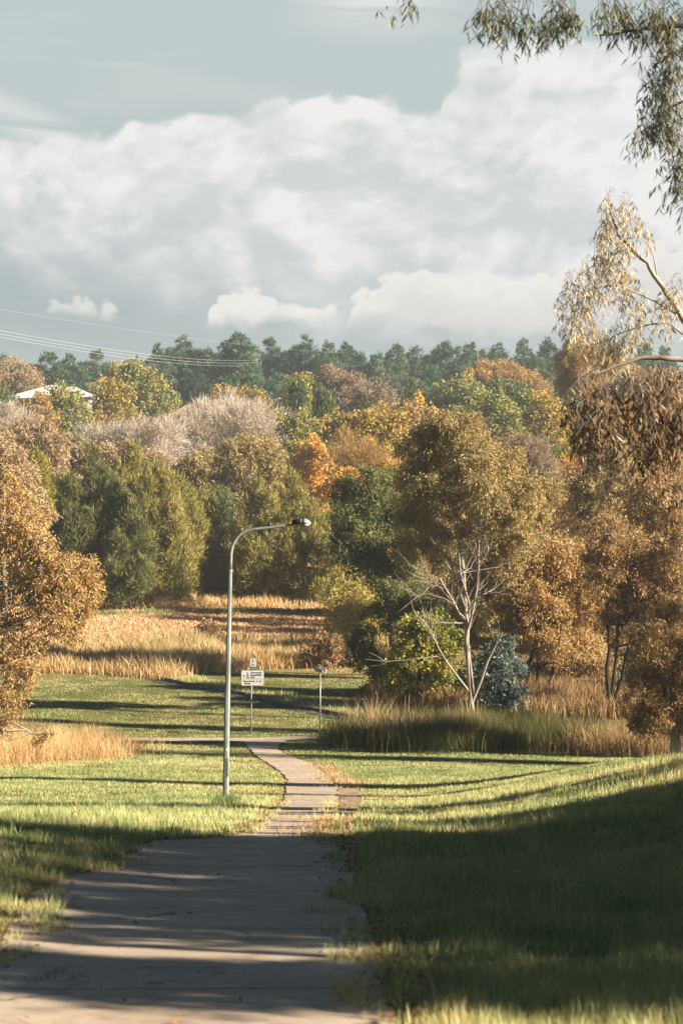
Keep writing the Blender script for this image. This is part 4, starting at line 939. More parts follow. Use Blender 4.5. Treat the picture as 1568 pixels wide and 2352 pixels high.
T_('shrub', 'dark undergrowth shrub in the hollow below the brown gums', 'shrub', 103, 'shrub', 'dark', [(1240, 1560, 50, 50), (1330, 1560, 60, 50), (1420, 1560, 60, 50), (1500, 1570, 50, 50), (1100, 1560, 50, 60), (1040, 1580, 40, 34)], lsc=1.3)
T_('shrub', 'dark shrub behind the drooping gum left of the handrail', 'shrub', 100, 'shrub', 'dark', [(880, 1560, 34, 34), (930, 1580, 44, 34), (860, 1590, 24, 22)], lsc=1.3)
T_('shrub', 'brown green shrub at the right end of the reeds', 'shrub', 113, 'shrub', 'tall_brown', [(730, 1490, 30, 34), (765, 1500, 34, 30), (715, 1520, 24, 20), (790, 1515, 26, 22)])
T_('shrub', 'reddish twiggy bush rising above the middle of the reeds', 'shrub', 122, 'shrub', 'tall_brown', [(476, 1440, 16, 18), (490, 1452, 22, 14), (462, 1460, 18, 16)], cov=.6)
for args in [
 ([(1060, 1250, 60, 60), (1110, 1330, 60, 60), (1050, 1400, 60, 60)], 128, 'gum_olive', 'shadowy olive gum directly behind the pale bare limbs'),
 ([(1000, 1180, 50, 50), (980, 1280, 60, 60), (1000, 1370, 50, 50)], 132, 'gum_olive', 'olive gum showing left of and behind the pale bare limbs'),
 ([(860, 1180, 60, 50), (800, 1260, 50, 50), (870, 1340, 60, 50)], 140, 'gum_green', 'shaded green gum filling behind the dark olive gum'),
 ([(1190, 1270, 60, 50), (1240, 1360, 70, 60), (1180, 1440, 60, 50)], 126, 'gum_olive', 'olive gum seen between wide brown gum and pale limbs'),
 ([(1350, 1260, 60, 60), (1400, 1360, 60, 60), (1330, 1450, 70, 50)], 122, 'gum_brown', 'dim brown gum filling the middle of the right thicket'),
 ([(1500, 1280, 70, 70), (1560, 1380, 60, 70), (1470, 1420, 60, 60), (1560, 1480, 60, 50)], 118, 'gum_brown', 'brown gum at the back of the right edge thicket'),
 ([(1420, 960, 50, 40), (1480, 1000, 60, 50), (1540, 970, 60, 60), (1390, 990, 40, 40), (1560, 1050, 50, 50)], 190, 'gum_orange', 'rust brown gum behind the blurred hanging brown leaves'),
 ([(1380, 900, 50, 40), (1450, 880, 50, 40), (1530, 890, 60, 40)], 260, 'gum_brown', 'distant brown green gum behind the right bare branch'),
 ([(1240, 1060, 50, 40), (1300, 1080, 50, 40), (1350, 1060, 50, 40)], 180, 'gum_green', 'dark green tree below the orange yellow autumn tree'),
 ([(620, 1000, 50, 40), (560, 1020, 50, 40)], 240, 'gum_tan', 'brownish tree low behind the largest pale poplar'),
 ([(780, 1000, 50, 34), (740, 990, 40, 34), (830, 985, 50, 34)], 235, 'autumn', 'ochre tree in the gap right of the tall cypress'),
 ([(960, 965, 50, 30), (1010, 975, 50, 30), (900, 960, 40, 30)], 250, 'rust', 'rusty low tree beneath the yellow columnar poplar'),
 ]:
    T_('gum_tree', args[3], 'tree', args[1], 'gum' if args[1] < 200 else 'broad', args[2], args[0], fill=True)
# --- near left gum ------------------------------------------------------------
T_('gum_tree', 'orange leaved gum with arching branches at the left edge', 'tree', 62, 'gum', 'gum_orange',
   [(10, 1130, 36, 34), (50, 1165, 34, 34), (5, 1200, 44, 40), (65, 1215, 38, 34), (100, 1245, 24, 26), (20, 1270, 50, 44), (90, 1290, 50, 40), (150, 1310, 44, 36), (195, 1310, 34, 34), (205, 1360, 30, 34), (140, 1370, 50, 40), (60, 1360, 50, 44), (190, 1410, 30, 30), (120, 1430, 44, 36), (20, 1440, 44, 44), (60, 1490, 40, 30), (160, 1450, 34, 30), (10, 1540, 34, 34), (50, 1570, 34, 30), (20, 1620, 34, 34), (75, 1545, 16, 18), (5, 1670, 20, 24), (108, 1686, 15, 10), (90, 1702, 15, 12)],
   base=-70, bark='bark_pale', trunk_r=.16, lsc=1.1, cov=.68,
   limbs=[([(-60, 1480, 0), (30, 1440, -.5), (90, 1415, -.6), (140, 1395, -.6)], .07, .02), ([(-60, 1600, 0), (0, 1690, -.4), (20, 1702, -.5), (60, 1690, -.5), (110, 1670, -.5)], .03, .01), ([(-60, 1350, 0), (40, 1290, .2), (120, 1260, .2)], .05, .015)])
T_('gum_tree', 'tan gum crown behind and above the orange left gum', 'tree', 110, 'gum', 'gum_tan', [(0, 1030, 34, 34), (20, 1060, 40, 40), (0, 1100, 44, 44), (50, 1110, 40, 40), (20, 1170, 50, 50), (80, 1190, 34, 40), (-30, 1060, 30, 50)])

# --- near gums on the right: real trees standing just outside the frame ------------
def near_gum(label, D, base_px, lobes, limbs, pal, L, W, n_per, bark, extra=None, seed=1, cloud=None, name='gum_tree'):
    """lobes: (px,py,rx,ry,dD,weight); leaves hang in small strings"""
    r = np.random.default_rng(seed)
    bx = (base_px-784)/F*D; root = np.array([bx, D, float(h(bx, D))])
    e = empty(name, root, label, 'tree')
    Q, tn = [], []; b = MB()
    def hang(c, rad, n, pl):
        g = r.normal(size=(n//7+1, 3)); g = unit(g)*(r.uniform(0, 1, len(g))**.4)[:, None]
        s0 = c+g*rad*1.15
        for s in s0:
            k = r.integers(5, 10); t = np.sort(r.uniform(0, 1, k))
            ln = r.uniform(.2, .45)*(L/.15); dr = unit(np.array([r.normal()*.6, r.normal()*.6, -1.]))
            p = s+dr*ln*t[:, None]
            d = unit(np.stack([r.normal(0, .55, k), r.normal(0, .55, k), -np.ones(k)], -1)); sd_ = unit(np.cross(d, r.normal(size=(k, 3))))
            Q.append(leaf_quads(p, d, sd_, L*r.uniform(.55, 1.2, k), W*r.uniform(.7, 1.3, k)))
            tn.append(np.clip(r.normal(.45, .25, k)+.15*g[0, 0], 0, 1))
            if r.uniform() < .45: b.tube([s-dr*.2+unit(c-s)*.12, s-dr*.08, s+dr*ln*.5, s+dr*ln], [.004, .003, .002, .0015], 4, cap=False)
    for (x, y, rx, ry, dd, wt) in lobes:
        c = P(x, y, D+dd); hang(c, np.array([rx/F*D, rx/F*D*.9, ry/F*D]), int(n_per*wt), 0)
    for c, rad, n in (extra or []): hang(np.array(c), np.array(rad), n, 0)
    Q = np.concatenate(Q); tn = np.concatenate(tn)
    crown_mesh('crown', Q, tn, LM(pal), e)
    for lm, r0, r1 in limbs:
        pts = [q if len(q) == 3 and isinstance(q, np.ndarray) else P(*q) for q in lm]
        pts = np.array(pts); t = np.linspace(0, 1, len(pts)); tt = np.linspace(0, 1, len(pts)*3)
        pp = np.stack([np.interp(tt, t, pts[:, i]) for i in range(3)], -1); pp[1:-1] += r.normal(size=(len(pp)-2, 3))*r0*.15
        b.tube(pp, np.linspace(r0, r1, len(pp)), 7, cap=False)
    b.build('trunk', M[bark], e, smooth=True)
    return e

D1 = 21
r1x = (2050-784)/F*D1; g1 = np.array([r1x, D1, float(h(r1x, D1))-.2])
near_gum('overhanging green gum framing the top right with drooping leaves', D1, 2050,
   [(1125, 12, 28, 16, 0, .9), (1160, 30, 30, 20, .3, 1.), (1205, 40, 24, 28, -.2, .8), (940, -6, 14, 14, 0, .25), (1275, 30, 34, 26, .2, 1.1), (1300, 20, 30, 22, -.3, .8), (1255, 52, 14, 22, 0, .3),
    (1410, 10, 34, 24, 0, 1.), (1440, 40, 26, 26, .3, .9), (1500, 20, 40, 24, 0, 1.4), (1545, 40, 34, 40, .2, 1.6), (1530, 90, 26, 40, 0, .9), (1560, 140, 24, 30, 0, .8),
    (1495, 180, 20, 24, 0, .45), (1515, 160, 22, 26, .2, .6), (1530, 215, 26, 40, 0, 1.0), (1500, 270, 34, 34, .1, 1.3), (1545, 280, 26, 44, 0, 1.2), (1480, 290, 20, 26, 0, .5), (1560, 350, 18, 40, 0, .6), (1552, 400, 20, 34, 0, .6), (1565, 440, 12, 30, 0, .3)],
   [([g1, g1+np.array([-.1, 0, 5]), g1+np.array([-.5, .2, 9.2]), g1+np.array([-.9, .3, 12.])], .26, .12),
    ([g1+np.array([-.45, .2, 8.8]), (1800, -60, D1), (1568, -50, D1), (1300, -30, D1), (1100, -25, D1), (940, -20, D1)], .07, .01),
    ([g1+np.array([-.2, .1, 8.2]), (1700, 40, D1), (1568, 60, D1), (1470, 66, D1), (1400, 80, D1), (1365, 82, D1)], .04, .006),
    ([g1+np.array([-.2, .1, 7.6]), (1700, 60, D1), (1568, 112, D1), (1530, 130, D1), (1500, 150, D1)], .04, .008),
    ([g1+np.array([-.15, .1, 7.]), (1700, 180, D1), (1568, 235, D1), (1530, 250, D1)], .03, .008)],
   'near_green', .15, .018, 175, 'bark_grey', seed=3,
   extra=[((4.8, 21, 7.5), (1.6, 2., 1.6), 1500), ((6.5, 21.5, 9), (2., 2., 1.4), 1500), ((4.2, 20.5, 9.4), (1.6, 1.8, 1.2), 1200), ((7.6, 21, 6.5), (1.8, 2., 1.5), 1500)])
D2 = 26
r2x = (2300-784)/F*D2; g2 = np.array([r2x, D2, float(h(r2x, D2))-.2])
near_gum('blurred brown leaved gum hanging in from the right edge', D2, 2300,
   [(1345, 880, 36, 24, 0, 1.), (1330, 930, 34, 40, .3, 1.8), (1370, 950, 44, 44, -.2, 2.4), (1345, 1000, 34, 34, 0, 1.2), (1405, 900, 34, 30, .2, 1.2), (1410, 970, 26, 34, 0, .8), (1390, 1000, 26, 24, 0, .5),
    (1470, 880, 34, 34, 0, 1.4), (1520, 860, 40, 34, .2, 2.), (1480, 940, 40, 44, -.1, 2.4), (1530, 930, 44, 50, .1, 3.), (1470, 1000, 34, 40, 0, 1.6), (1530, 1010, 34, 34, 0, 1.6), (1565, 960, 34, 60, 0, 2.2), (1490, 1045, 26, 26, 0, .6), (1560, 1100, 14, 60, 0, .6), (1564, 1200, 10, 60, 0, .45)],
   [([g2, g2+np.array([-.1, 0, 2.5]), g2+np.array([-.3, .2, 5.2]), g2+np.array([-.2, .3, 8.])], .2, .08),
    ([g2+np.array([-.25, .1, 3.9]), (1800, 830, D2), (1568, 826, D2), (1500, 822, D2), (1450, 826, D2), (1400, 848, D2), (1350, 862, D2), (1330, 880, D2)], .05, .008),
    ([(1450, 826, D2), (1420, 850, D2), (1400, 880, D2)], .012, .006)],
   'near_brown', .17, .026, 120, 'bark_pale', seed=4,
   extra=[((6.6, 26, 2.2), (1.2, 1.4, 1.2), 900), ((7.6, 26.5, 4.0), (1.4, 1.5, 1.2), 900)])
D3 = 38
r3x = (1720-784)/F*D3; g3 = np.array([r3x, D3, float(h(r3x, D3))-.2])
near_gum('sunlit sparse gum with slender pale branch against the clouds', D3, 1720,
   [(1395, 450, 12, 20, 0, .35), (1430, 470, 20, 26, 0, .6), (1400, 500, 26, 24, .2, .8), (1450, 520, 24, 24, 0, .5), (1395, 540, 24, 26, 0, .8), (1430, 560, 24, 24, 0, .6), (1385, 590, 30, 30, .2, 1.), (1350, 610, 24, 20, 0, .4), (1420, 610, 34, 30, 0, 1.1), (1320, 640, 26, 20, 0, .4), (1370, 650, 34, 30, 0, 1.1), (1430, 660, 30, 30, .3, .9), (1480, 530, 14, 12, 0, .15),
    (1310, 690, 26, 34, 0, .9), (1345, 710, 30, 30, .2, .9), (1320, 750, 26, 30, 0, .9), (1365, 760, 30, 30, 0, 1.0), (1400, 790, 34, 34, .2, 1.6), (1380, 820, 26, 24, 0, .9), (1440, 740, 30, 34, 0, .7), (1470, 700, 24, 24, 0, .4), (1530, 700, 22, 34, 0, .8), (1550, 650, 20, 30, 0, .4), (1425, 820, 26, 30, 0, .9), (1450, 770, 24, 24, 0, .4), (1530, 740, 20, 20, 0, .35)],
   [([g3, g3+np.array([-.1, 0, 3]), g3+np.array([-.3, 0, 5.4]), (1680, 880, D3), (1568, 735, D3), (1540, 690, D3), (1510, 645, D3), (1480, 600, D3), (1450, 572, D3), (1420, 540, D3), (1405, 500, D3), (1395, 460, D3)], .09, .010),
    ([(1568, 735, D3), (1530, 706, D3), (1480, 680, D3), (1420, 655, D3), (1370, 660, D3), (1320, 680, D3)], .025, .006),
    ([(1480, 600, D3), (1440, 570, D3), (1400, 590, D3), (1360, 610, D3), (1320, 640, D3)], .02, .006),
    ([(1600, 790, D3), (1530, 740, D3), (1470, 750, D3), (1410, 770, D3), (1380, 800, D3)], .025, .006),
    ([(1510, 645, D3), (1500, 590, D3), (1478, 540, D3), (1450, 500, D3)], .015, .005)],
   'near_lit', .17, .024, 210, 'bark_pale', seed=5)

# gums on the bank beyond the right edge of the view: their crowns shade the slope
def shade_gum(x, y, H, R, label, seed, cov=1., base_h=.35):
    r = np.random.default_rng(seed); z0 = float(h(x, y)); e = empty('gum_tree', (x, y, z0), label, 'tree', 'gums on the bank beyond the path')
    l3 = []
    for i in range(9):
        a = r.uniform(0, 2*pi); q = R*r.uniform(.2, .75)
        l3.append((np.array([x+q*cos(a), y+q*sin(a), z0+H*r.uniform(base_h, .92)]), (R*.42, R*.42, H*.14)))
    Q, tn, tips = crown_arrays(l3, 'gum', 45, seed, cov, 2.2)
    crown_mesh('crown', Q, tn, LM('gum_green'), e)
    b = MB(); b.tube(wobble((x, y, z0-.2), (x, y, z0+H*.9), 7, .012, r), np.linspace(.24, .06, 7), 8)
    for c, rad in l3: b.tube(wobble((x, y, z0+H*.3), c, 5, .05, r), np.linspace(.1, .03, 5), 6, cap=False)
    b.build('trunk', M['bark_grey'], e, smooth=True)
SHADE = [ # ground spot the crown shades (picture units), horizontal distance of the tree from it, crown radius, density
 (1150, 2100, 11, 2.6, 0.82), (60, 2040, 24, 2.0, .30),
 (1330, 2010, 11, 2.6, 0.82), (60, 1960, 24, 2.2, .30), (1270, 1960, 12, 2.6, 0.82), (1350, 2160, 10, 2.0, 0.96),
 (1350, 1960, 10, 2.6, 0.82), (1290, 1915, 12, 2.4, 1.20), (1400, 1900, 10, 2.6, 0.72), (1450, 1850, 9, 2.4, 1.20), (120, 1915, 24, 1.4, .9),
 (700, 1958, 15, .45, .9), (600, 1945, 18, .5, .8), (720, 1932, 16, .6, .9), (640, 1918, 20, .4, .7), (700, 1904, 18, .45, .7), (690, 1890, 17, .4, .6), (720, 1874, 19, .4, .5),
 (560, 1858, 24, .9, 1.), (980, 1862, 14, .9, 1.20), (900, 1832, 15, .8, .9), (620, 1804, 22, 1.1, 1.1), (1000, 1806, 16, 1.0, 1.), (1280, 1830, 11, 1.2, 1.20), (700, 1738, 30, 1.3, .30), (1000, 1722, 22, 2., 1.1),
 (620, 1676, 26, 1.1, 1.1), (1290, 2225, 9, 1.0, 0.72), (1500, 2300, 8, 1.4, .5), (250, 2215, 16, .35, .25),
 (330, 2152, 17, .22, 1.), (250, 2128, 20, .26, 1.2), (420, 2102, 16, .30, 1.2), (200, 2078, 22, .30, 1.2), (300, 2056, 18, .34, 1.2), (420, 2037, 16, .36, 1.2), (200, 2014, 22, .30, 1.2), (400, 1971, 17, .26, 1.1), (350, 1948, 18, .22, 1.), (420, 1937, 20, .22, 1.2),
 (1330, 2290, 8, .75, 1.), (1480, 2330, 7, .9, 1.1), (480, 2240, 15, .18, .5), (600, 2285, 14, .2, .4)]
for i, (px_, py_, L_, R_, cv) in enumerate(SHADE):
    G_ = ground_at(px_, py_); hx, hy = SUNV[0]/cos(SUN_EL), SUNV[1]/cos(SUN_EL); x, y = G_[0]+hx*L_, G_[1]+hy*L_
    lim = .1714*y+R_*1.05+.6
    if x < lim: d_ = (lim-x)/hx; L_ += d_; x, y = G_[0]+hx*L_, G_[1]+hy*L_
    ch = G_[2]+L_*math.tan(SUN_EL)-float(h(x, y))
    if R_ < .7: H_ = max(3., ch*1.3)
    else: H_ = max(2.2, ch/.64)
    shade_gum(x, y, H_, R_, 'gum standing beyond the right edge whose crown shades the slope', 50+i, cv, base_h=.12 if R_ < .7 else .32)

# ------------------------------------------------------------------ lamp, signs, rail, house, wires
def lamp():
    D = 46.; g = ground_at(518, 1846); D = g[1]; k = D/F
    top = 1184
    e = empty('street_lamp', g, 'tall tapering grey street lamp with curved arm beside the path', 'street lamp')
    def q(x, y, d=0.): return P(x, y, D+d)
    b = MB(); b.tube([g+np.array([0, 0, -.2]), q(521.5, 1640), q(526, 1440), q(529.3, 1310)], [.074, .068, .054, .043], 8, ph=pi/8); b.build('pole', M['galv'], e)
    b = MB(); b.tube([q(529.2, 1314), q(529.3, 1308)], [.047, .047], 12); b.build('collar', M['alu'], e)
    arm = [(529.5, 1310), (529.8, 1290), (530.5, 1272), (533, 1258), (538, 1245), (546, 1233), (556, 1224), (568, 1218.5), (585, 1215.5), (620, 1211.5), (660, 1206.5), (674, 1205)]
    b = MB(); b.tube([q(*p) for p in arm], list(np.linspace(.040, .026, len(arm))), 12); b.build('arm', M['galv'], e, smooth=True)
    # luminaire, axis runs to the right and slightly up
    hd = empty_mesh_head(e, q)
    # sticker and marker scrawl on the shaft
    return e

def loft(b, secs, k=16, y_c=0.):
    """secs: (x, zc, half_width_y, up, down)"""
    vs = []
    for x, zc, hw, up, dn in secs:
        for j in range(k):
            t = 2*pi*j/k; c, s_ = cos(t), sin(t)
            vs.append((x, y_c+hw*c, zc+(up if s_ > 0 else dn)*s_))
    n = len(secs); f = [(i*k+j, (i+1)*k+j, (i+1)*k+(j+1) % k, i*k+(j+1) % k) for i in range(n-1) for j in range(k)]
    f += [tuple(range(k)), tuple((n-1)*k+j for j in range(k))[::-1]]
    b.add(vs, f)

def empty_mesh_head(e, q):
    def w(x, y): return q(x, y)
    o = w(672, 1204); mm = (q(712, 1200)-q(672, 1200))[0]/40.   # metres per picture unit
    yc = o[1]
    def S_(x, cy, hw, up, dn): p = w(x, cy); return (p[0], p[2], hw, up*mm, dn*mm)
    b = MB(); loft(b, [S_(671, 1200, .05, 3, 3), S_(674, 1198.5, .09, 5, 6), S_(684, 1197.5, .12, 5.5, 7.5), S_(697, 1198, .13, 5.5, 7)], y_c=yc); b.build('gear_housing', M['black'], e, smooth=True)
    b = MB(); loft(b, [S_(690.5, 1198, .132, 6.4, 7.4), S_(692.5, 1198, .134, 6.6, 7.4)], y_c=yc); b.build('band', M['alu'], e)
    b = MB(); loft(b, [S_(695.5, 1199, .14, 7.2, 3), S_(700, 1199, .15, 8, 4), S_(705, 1199.5, .14, 7.5, 4), S_(710, 1201, .10, 6, 3), S_(714, 1203.5, .03, 2.5, 1)], y_c=yc); b.build('lamp_hood', M['alu'], e, smooth=True)
    b = MB(); loft(b, [S_(696, 1203, .11, 1, 3), S_(700, 1203, .125, 1, 7.5), S_(705, 1203, .115, 1, 7.5), S_(710, 1203, .07, 1, 4), S_(713, 1203.2, .02, .5, 1)], y_c=yc); b.build('lamp_bowl', M['diff'], e, smooth=True)

def text_mesh(s, size, loc, mat, parent, name='lettering', align='LEFT', bold=.0, sx=1., rotz=0., roty=0., space=1.1, y_face=0.):
    cu_ = bpy.data.curves.new('txt', 'FONT'); cu_.body = s; cu_.size = size; cu_.align_x = align; cu_.align_y = 'CENTER'
    cu_.extrude = .002; cu_.offset = bold; cu_.space_character = space
    o = bpy.data.objects.new('txt', cu_); C.objects.link(o); bpy.context.view_layer.update()
    me = bpy.data.meshes.new_from_object(o.evaluated_get(bpy.context.evaluated_depsgraph_get()))
    C.objects.unlink(o); bpy.data.objects.remove(o)
    n = len(me.vertices); v = np.empty(n*3); me.vertices.foreach_get('co', v); v = v.reshape(-1, 3)
    x, y, z = v[:, 0]*sx, v[:, 1], v[:, 2]
    return np.stack([x, -z, y], -1), [tuple(p.vertices) for p in me.polygons]

def put_text(b, s, size, x, z, yf, align='LEFT', bold=.004, sx=1., space=1.15, rot=0.):
    v, f = text_mesh(s, size, None, None, None, align=align, bold=bold, sx=sx, space=space)
    v = v.copy()
    if rot: v = np.stack([v[:, 0]*cos(rot)-v[:, 2]*sin(rot), v[:, 1], v[:, 0]*sin(rot)+v[:, 2]*cos(rot)], -1)
    b.add(v+np.array([x, yf, z]), f)

def rrect(x0, z0, x1, z1, r, n=5):
    pts = []
    for cx, cz, a in ((x1-r, z0+r, -pi/2), (x1-r, z1-r, 0), (x0+r, z1-r, pi/2), (x0+r, z0+r, pi)):
        for i in range(n): t = a+pi/2*i/(n-1); pts.append((cx+r*cos(t), cz+r*sin(t)))
    return pts

def guide_sign():
    g = ground_at(576, 1686); D = g[1]; k = D/F      # metres per picture unit
    e = empty('direction_sign', g, 'white cycle path direction sign on a thin pole left of the path junction', 'sign')
    def X(x): return (x-784)*k
    def Z(y): return CZ-(y-HOR)*k
    y0 = D
    b = MB(); b.tube([g+np.array([0, 0.03, -.2]), (X(577), y0+.03, Z(1600)), (X(579), y0+.03, Z(1514))], .032, 10); b.build('pole', M['galv'], e, smooth=True)
    # panels from the zoomed sign: source px = 870 + u*110/1568, full = *0.6272
    def u(x): return X((870+x*110/1568)*.6272)
    def v(y): return Z((2400+y*130/1853)*.6272)
    b = MB(); b.prism(rrect(u(185), v(1580), u(1372), v(785), .05), y0-.012, y0+.0); p1_ = b.build('sign_panel', M['signback'], e)
    b = MB(); b.prism(rrect(u(200), v(1562), u(1355), v(800), .045), y0-.016, y0-.0125); b.build('sign_face', M['sign'], e)
    b = MB(); b.box(((u(200)+u(1355))/2, y0-.018, v(1226)), (u(1335)-u(200), .003, .014)); b.build('divider_line', M['ink'], e)
    b = MB(); yf = y0-.019; cap = (v(865)-v(935))
    sz = cap/.72*1.04
    for s_, xx, zz in (('5', 485, 900), ('10', 478, 1018), ('12', 478, 1134), ('Belconnen', 685, 900), ('Gungahlin', 672, 1020), ('City', 672, 1134), ('Charnwood', 285, 1345), ('4', 985, 1348), ('Shops', 370, 1465)):
        w_ = {'Belconnen': 1270-685, 'Gungahlin': 1262-672, 'City': 905-672, 'Charnwood': 890-285, 'Shops': 685-370, '5': 60, '10': 118, '12': 118, '4': 62}[s_]
        vv, ff = text_mesh(s_, sz, None, None, None, bold=.006, space=1.2)
        vv = vv.copy(); wd = vv[:, 0].max()-vv[:, 0].min(); tgt = w_*110/1568*.6272*k
        vv[:, 0] = (vv[:, 0]-vv[:, 0].min())*tgt/wd
        b.add(vv+np.array([u(xx), yf, v(zz)]), ff)
    b.build('lettering', M['ink'], e)
    def arrow(cx, cz, s_, d):
        pts = [(-.5, .11), (.02, .11), (-.22, .42), (.06, .42), (.5, 0), (.06, -.42), (-.22, -.42), (.02, -.11), (-.5, -.11)]
        if d < 0: pts = [(-a, c_) for a, c_ in pts][::-1]
        b = MB(); b.prism([(u(cx)+a*s_, v(cz)+c_*s_) for a, c_ in pts][::-1], yf-.002, yf+.002); b.build('arrow', M['ink'], e)
    s_ = 120*110/1568*.6272*k
    arrow(343, 1066, s_, -1); arrow(1188, 1350, s_, 1)
    # pale patches where graffiti was scrubbed
    b = MB(); b.prism([(u(860), v(1560)), (u(990), v(1560)), (u(985), v(1470)), (u(870), v(1455))], y0-.0175, y0-.0165)
    b.prism([(u(1050)+.045*cos(t), v(1470)+.045*sin(t)) for t in np.linspace(0, 2*pi, 14, endpoint=False)], y0-.0175, y0-.0165); b.build('scrubbed_patch', M['cream'], e)
    # teal route plate
    b = MB(); b.prism([(u(470), v(772)), (u(1085), v(772)), (u(1085), v(610)), (u(470), v(610))], y0-.012, y0); b.build('route_plate', M['teal'], e)
    b = MB(); put_text(b, 'CITY·CHARNWOOD', 1, 0, 0, 0); vv = np.array(b.v); b2 = MB()
    vv[:, 0] = (vv[:, 0]-vv[:, 0].min())/(np.ptp(vv[:, 0]))*(u(1050)-u(660)); vv[:, 2] = (vv[:, 2]-vv[:, 2].mean())/np.ptp(vv[:, 2])*(v(665)-v(715)); vv[:, 1] *= .5
    b2.add(vv+np.array([u(660), yf+.004, v(690)]), b.f); b2.build('lettering', M['cream'], e)
    def disc(cx, cz, r_, yy, m, nm):
        b = MB(); b.prism([(cx+r_*cos(t), cz+r_*sin(t)) for t in np.linspace(0, 2*pi, 24, endpoint=False)], yy-.002, yy+.002); b.build(nm, M[m], e)
    rr = 62*110/1568*.6272*k
    disc(u(566), v(690), rr, yf+.003, 'cream', 'route_disc'); disc(u(566), v(690), rr*.82, yf, 'orange', 'route_symbol'); disc(u(566), v(690), rr*.3, yf-.003, 'cream', 'route_symbol')
    # shared path plate with walker and bicycle
    b = MB(); b.prism(rrect(u(640), v(600), u(965), v(160), .02), y0-.012, y0); b.build('shared_path_plate', M['signback'], e)
    b = MB(); b.prism(rrect(u(655), v(588), u(945), v(178), .015), y0-.016, y0-.0125); b.build('plate_face', M['sign'], e)
    uu = 110/1568*.6272*k
    b = MB()
    def seg(x1, y1, x2, y2, w_):
        a = np.array([u(x1), v(y1)]); c_ = np.array([u(x2), v(y2)]); d = c_-a; n_ = np.array([-d[1], d[0]])/np.linalg.norm(d)*w_*uu/2
        b.prism([tuple(a-n_), tuple(c_-n_), tuple(c_+n_), tuple(a+n_)], yf-.001, yf+.002)
    b.prism([(u(798)+18*uu*cos(t), v(212)+18*uu*sin(t)) for t in np.linspace(0, 2*pi, 12, endpoint=False)], yf-.001, yf+.002)
    b.prism([(u(778), v(235)), (u(768), v(300)), (u(782), v(335)), (u(808), v(335)), (u(828), v(290)), (u(822), v(240)), (u(800), v(228))][::1], yf-.001, yf+.002)
    seg(785, 330, 765, 390, 15); seg(800, 330, 810, 390, 15); seg(822, 245, 834, 300, 10); seg(780, 240, 762, 290, 10); b.build('walker_symbol', M['ink'], e)
    b = MB()
    for cx in (722, 860):
        t = np.linspace(0, 2*pi, 20, endpoint=False); ro, ri = 38*uu, 28*uu; n = len(t)
        vs = [(u(cx)+ro*cos(a), yf, v(515)+ro*sin(a)) for a in t]+[(u(cx)+ri*cos(a), yf, v(515)+ri*sin(a)) for a in t]
        b.add(vs, [(i, (i+1) % n, (i+1) % n+n, i+n) for i in range(n)])
    seg(722, 515, 765, 465, 9); seg(765, 465, 830, 465, 9); seg(830, 465, 860, 515, 9); seg(765, 465, 795, 520, 9); seg(795, 520, 830, 465, 9); seg(795, 520, 722, 515, 8); seg(765, 465, 758, 436, 9); seg(830, 465, 822, 436, 9); seg(810, 436, 840, 432, 9); seg(745, 436, 772, 436, 9)
    b.build('bicycle_symbol', M['ink'], e)

def street_sign():
    g = ground_at(735, 1691); D = g[1]; k = D/F
    e = empty('street_name_sign', g, 'thin pole with two angled street name blades beside the junction', 'sign')
    def X(x): return (x-784)*k
    def Z(y): return CZ-(y-HOR)*k
    b = MB(); b.tube([g+np.array([0, .02, -.2]), (X(735), D+.02, Z(1533))], .03, 10); b.build('pole', M['galv'], e, smooth=True)
    # blades: source px 1130 + u*80/1568
    def u(x): return X((1130+x*80/1568)*.6272)
    def v(y): return Z((2420+y*60/1176)*.6272)
    def blade(x0, za, zb, x1, zc, zd, yaw0, yaw1, m, nm):
        b = MB(); t = .02
        f = [(u(x0), D+yaw0, v(za)), (u(x1), D+yaw1, v(zc)), (u(x1), D+yaw1, v(zd)), (u(x0), D+yaw0, v(zb))]
        bk = [(x+.012, y+t, z) for x, y, z in f]
        b.add(f+bk, [(0, 1, 2, 3), (7, 6, 5, 4), (0, 4, 5, 1), (1, 5, 6, 2), (2, 6, 7, 3), (3, 7, 4, 0)]); return b.build(nm, m, e)
    bl = blade(430, 405, 735, 985, 545, 825, -.02, -.30, M['signback'], 'name_blade')
    blade(650, 425, 600, 1215, 560, 860, .62, -.02, M['sign'], 'name_blade')
    # faint teal lettering and end mark of the front blade (too worn to read)
    b = MB()
    def onb(s, t_, dy=.004):   # s along, t down the blade
        x = u(430)*(1-s)+u(985)*s; za = v(405)*(1-s)+v(545)*s; zb = v(735)*(1-s)+v(825)*s
        return (x-.001, D-.02-.28*s-dy, za*(1-t_)+zb*t_)
    r = np.random.default_rng(3); s = .1
    while s < .8:
        w_ = r.uniform(.025, .045); hgt = r.uniform(.0, .12)
        b.add([onb(s, .35+hgt), onb(s+w_*.55, .35+hgt), onb(s+w_*.55, .68), onb(s, .68)], [(0, 3, 2, 1)])
        if r.uniform() < .5: b.add([onb(s, .6), onb(s+w_, .6), onb(s+w_, .68), onb(s, .68)], [(0, 3, 2, 1)])
        s += w_+.022
    b.build('lettering', surf_mat('faded_teal_print', srgb(140, 168, 165, .8), srgb(150, 175, 170, .8), 10.), e)
    b = MB(); b.add([onb(.9, .12), onb(.97, .5), onb(.9, .9), onb(.94, .9), onb(.995, .9), onb(.995, .12)], [(0, 3, 2, 1)] if 0 else [(0, 1, 2, 3, 4, 5)]); b.build('end_mark', M['ink'], e)

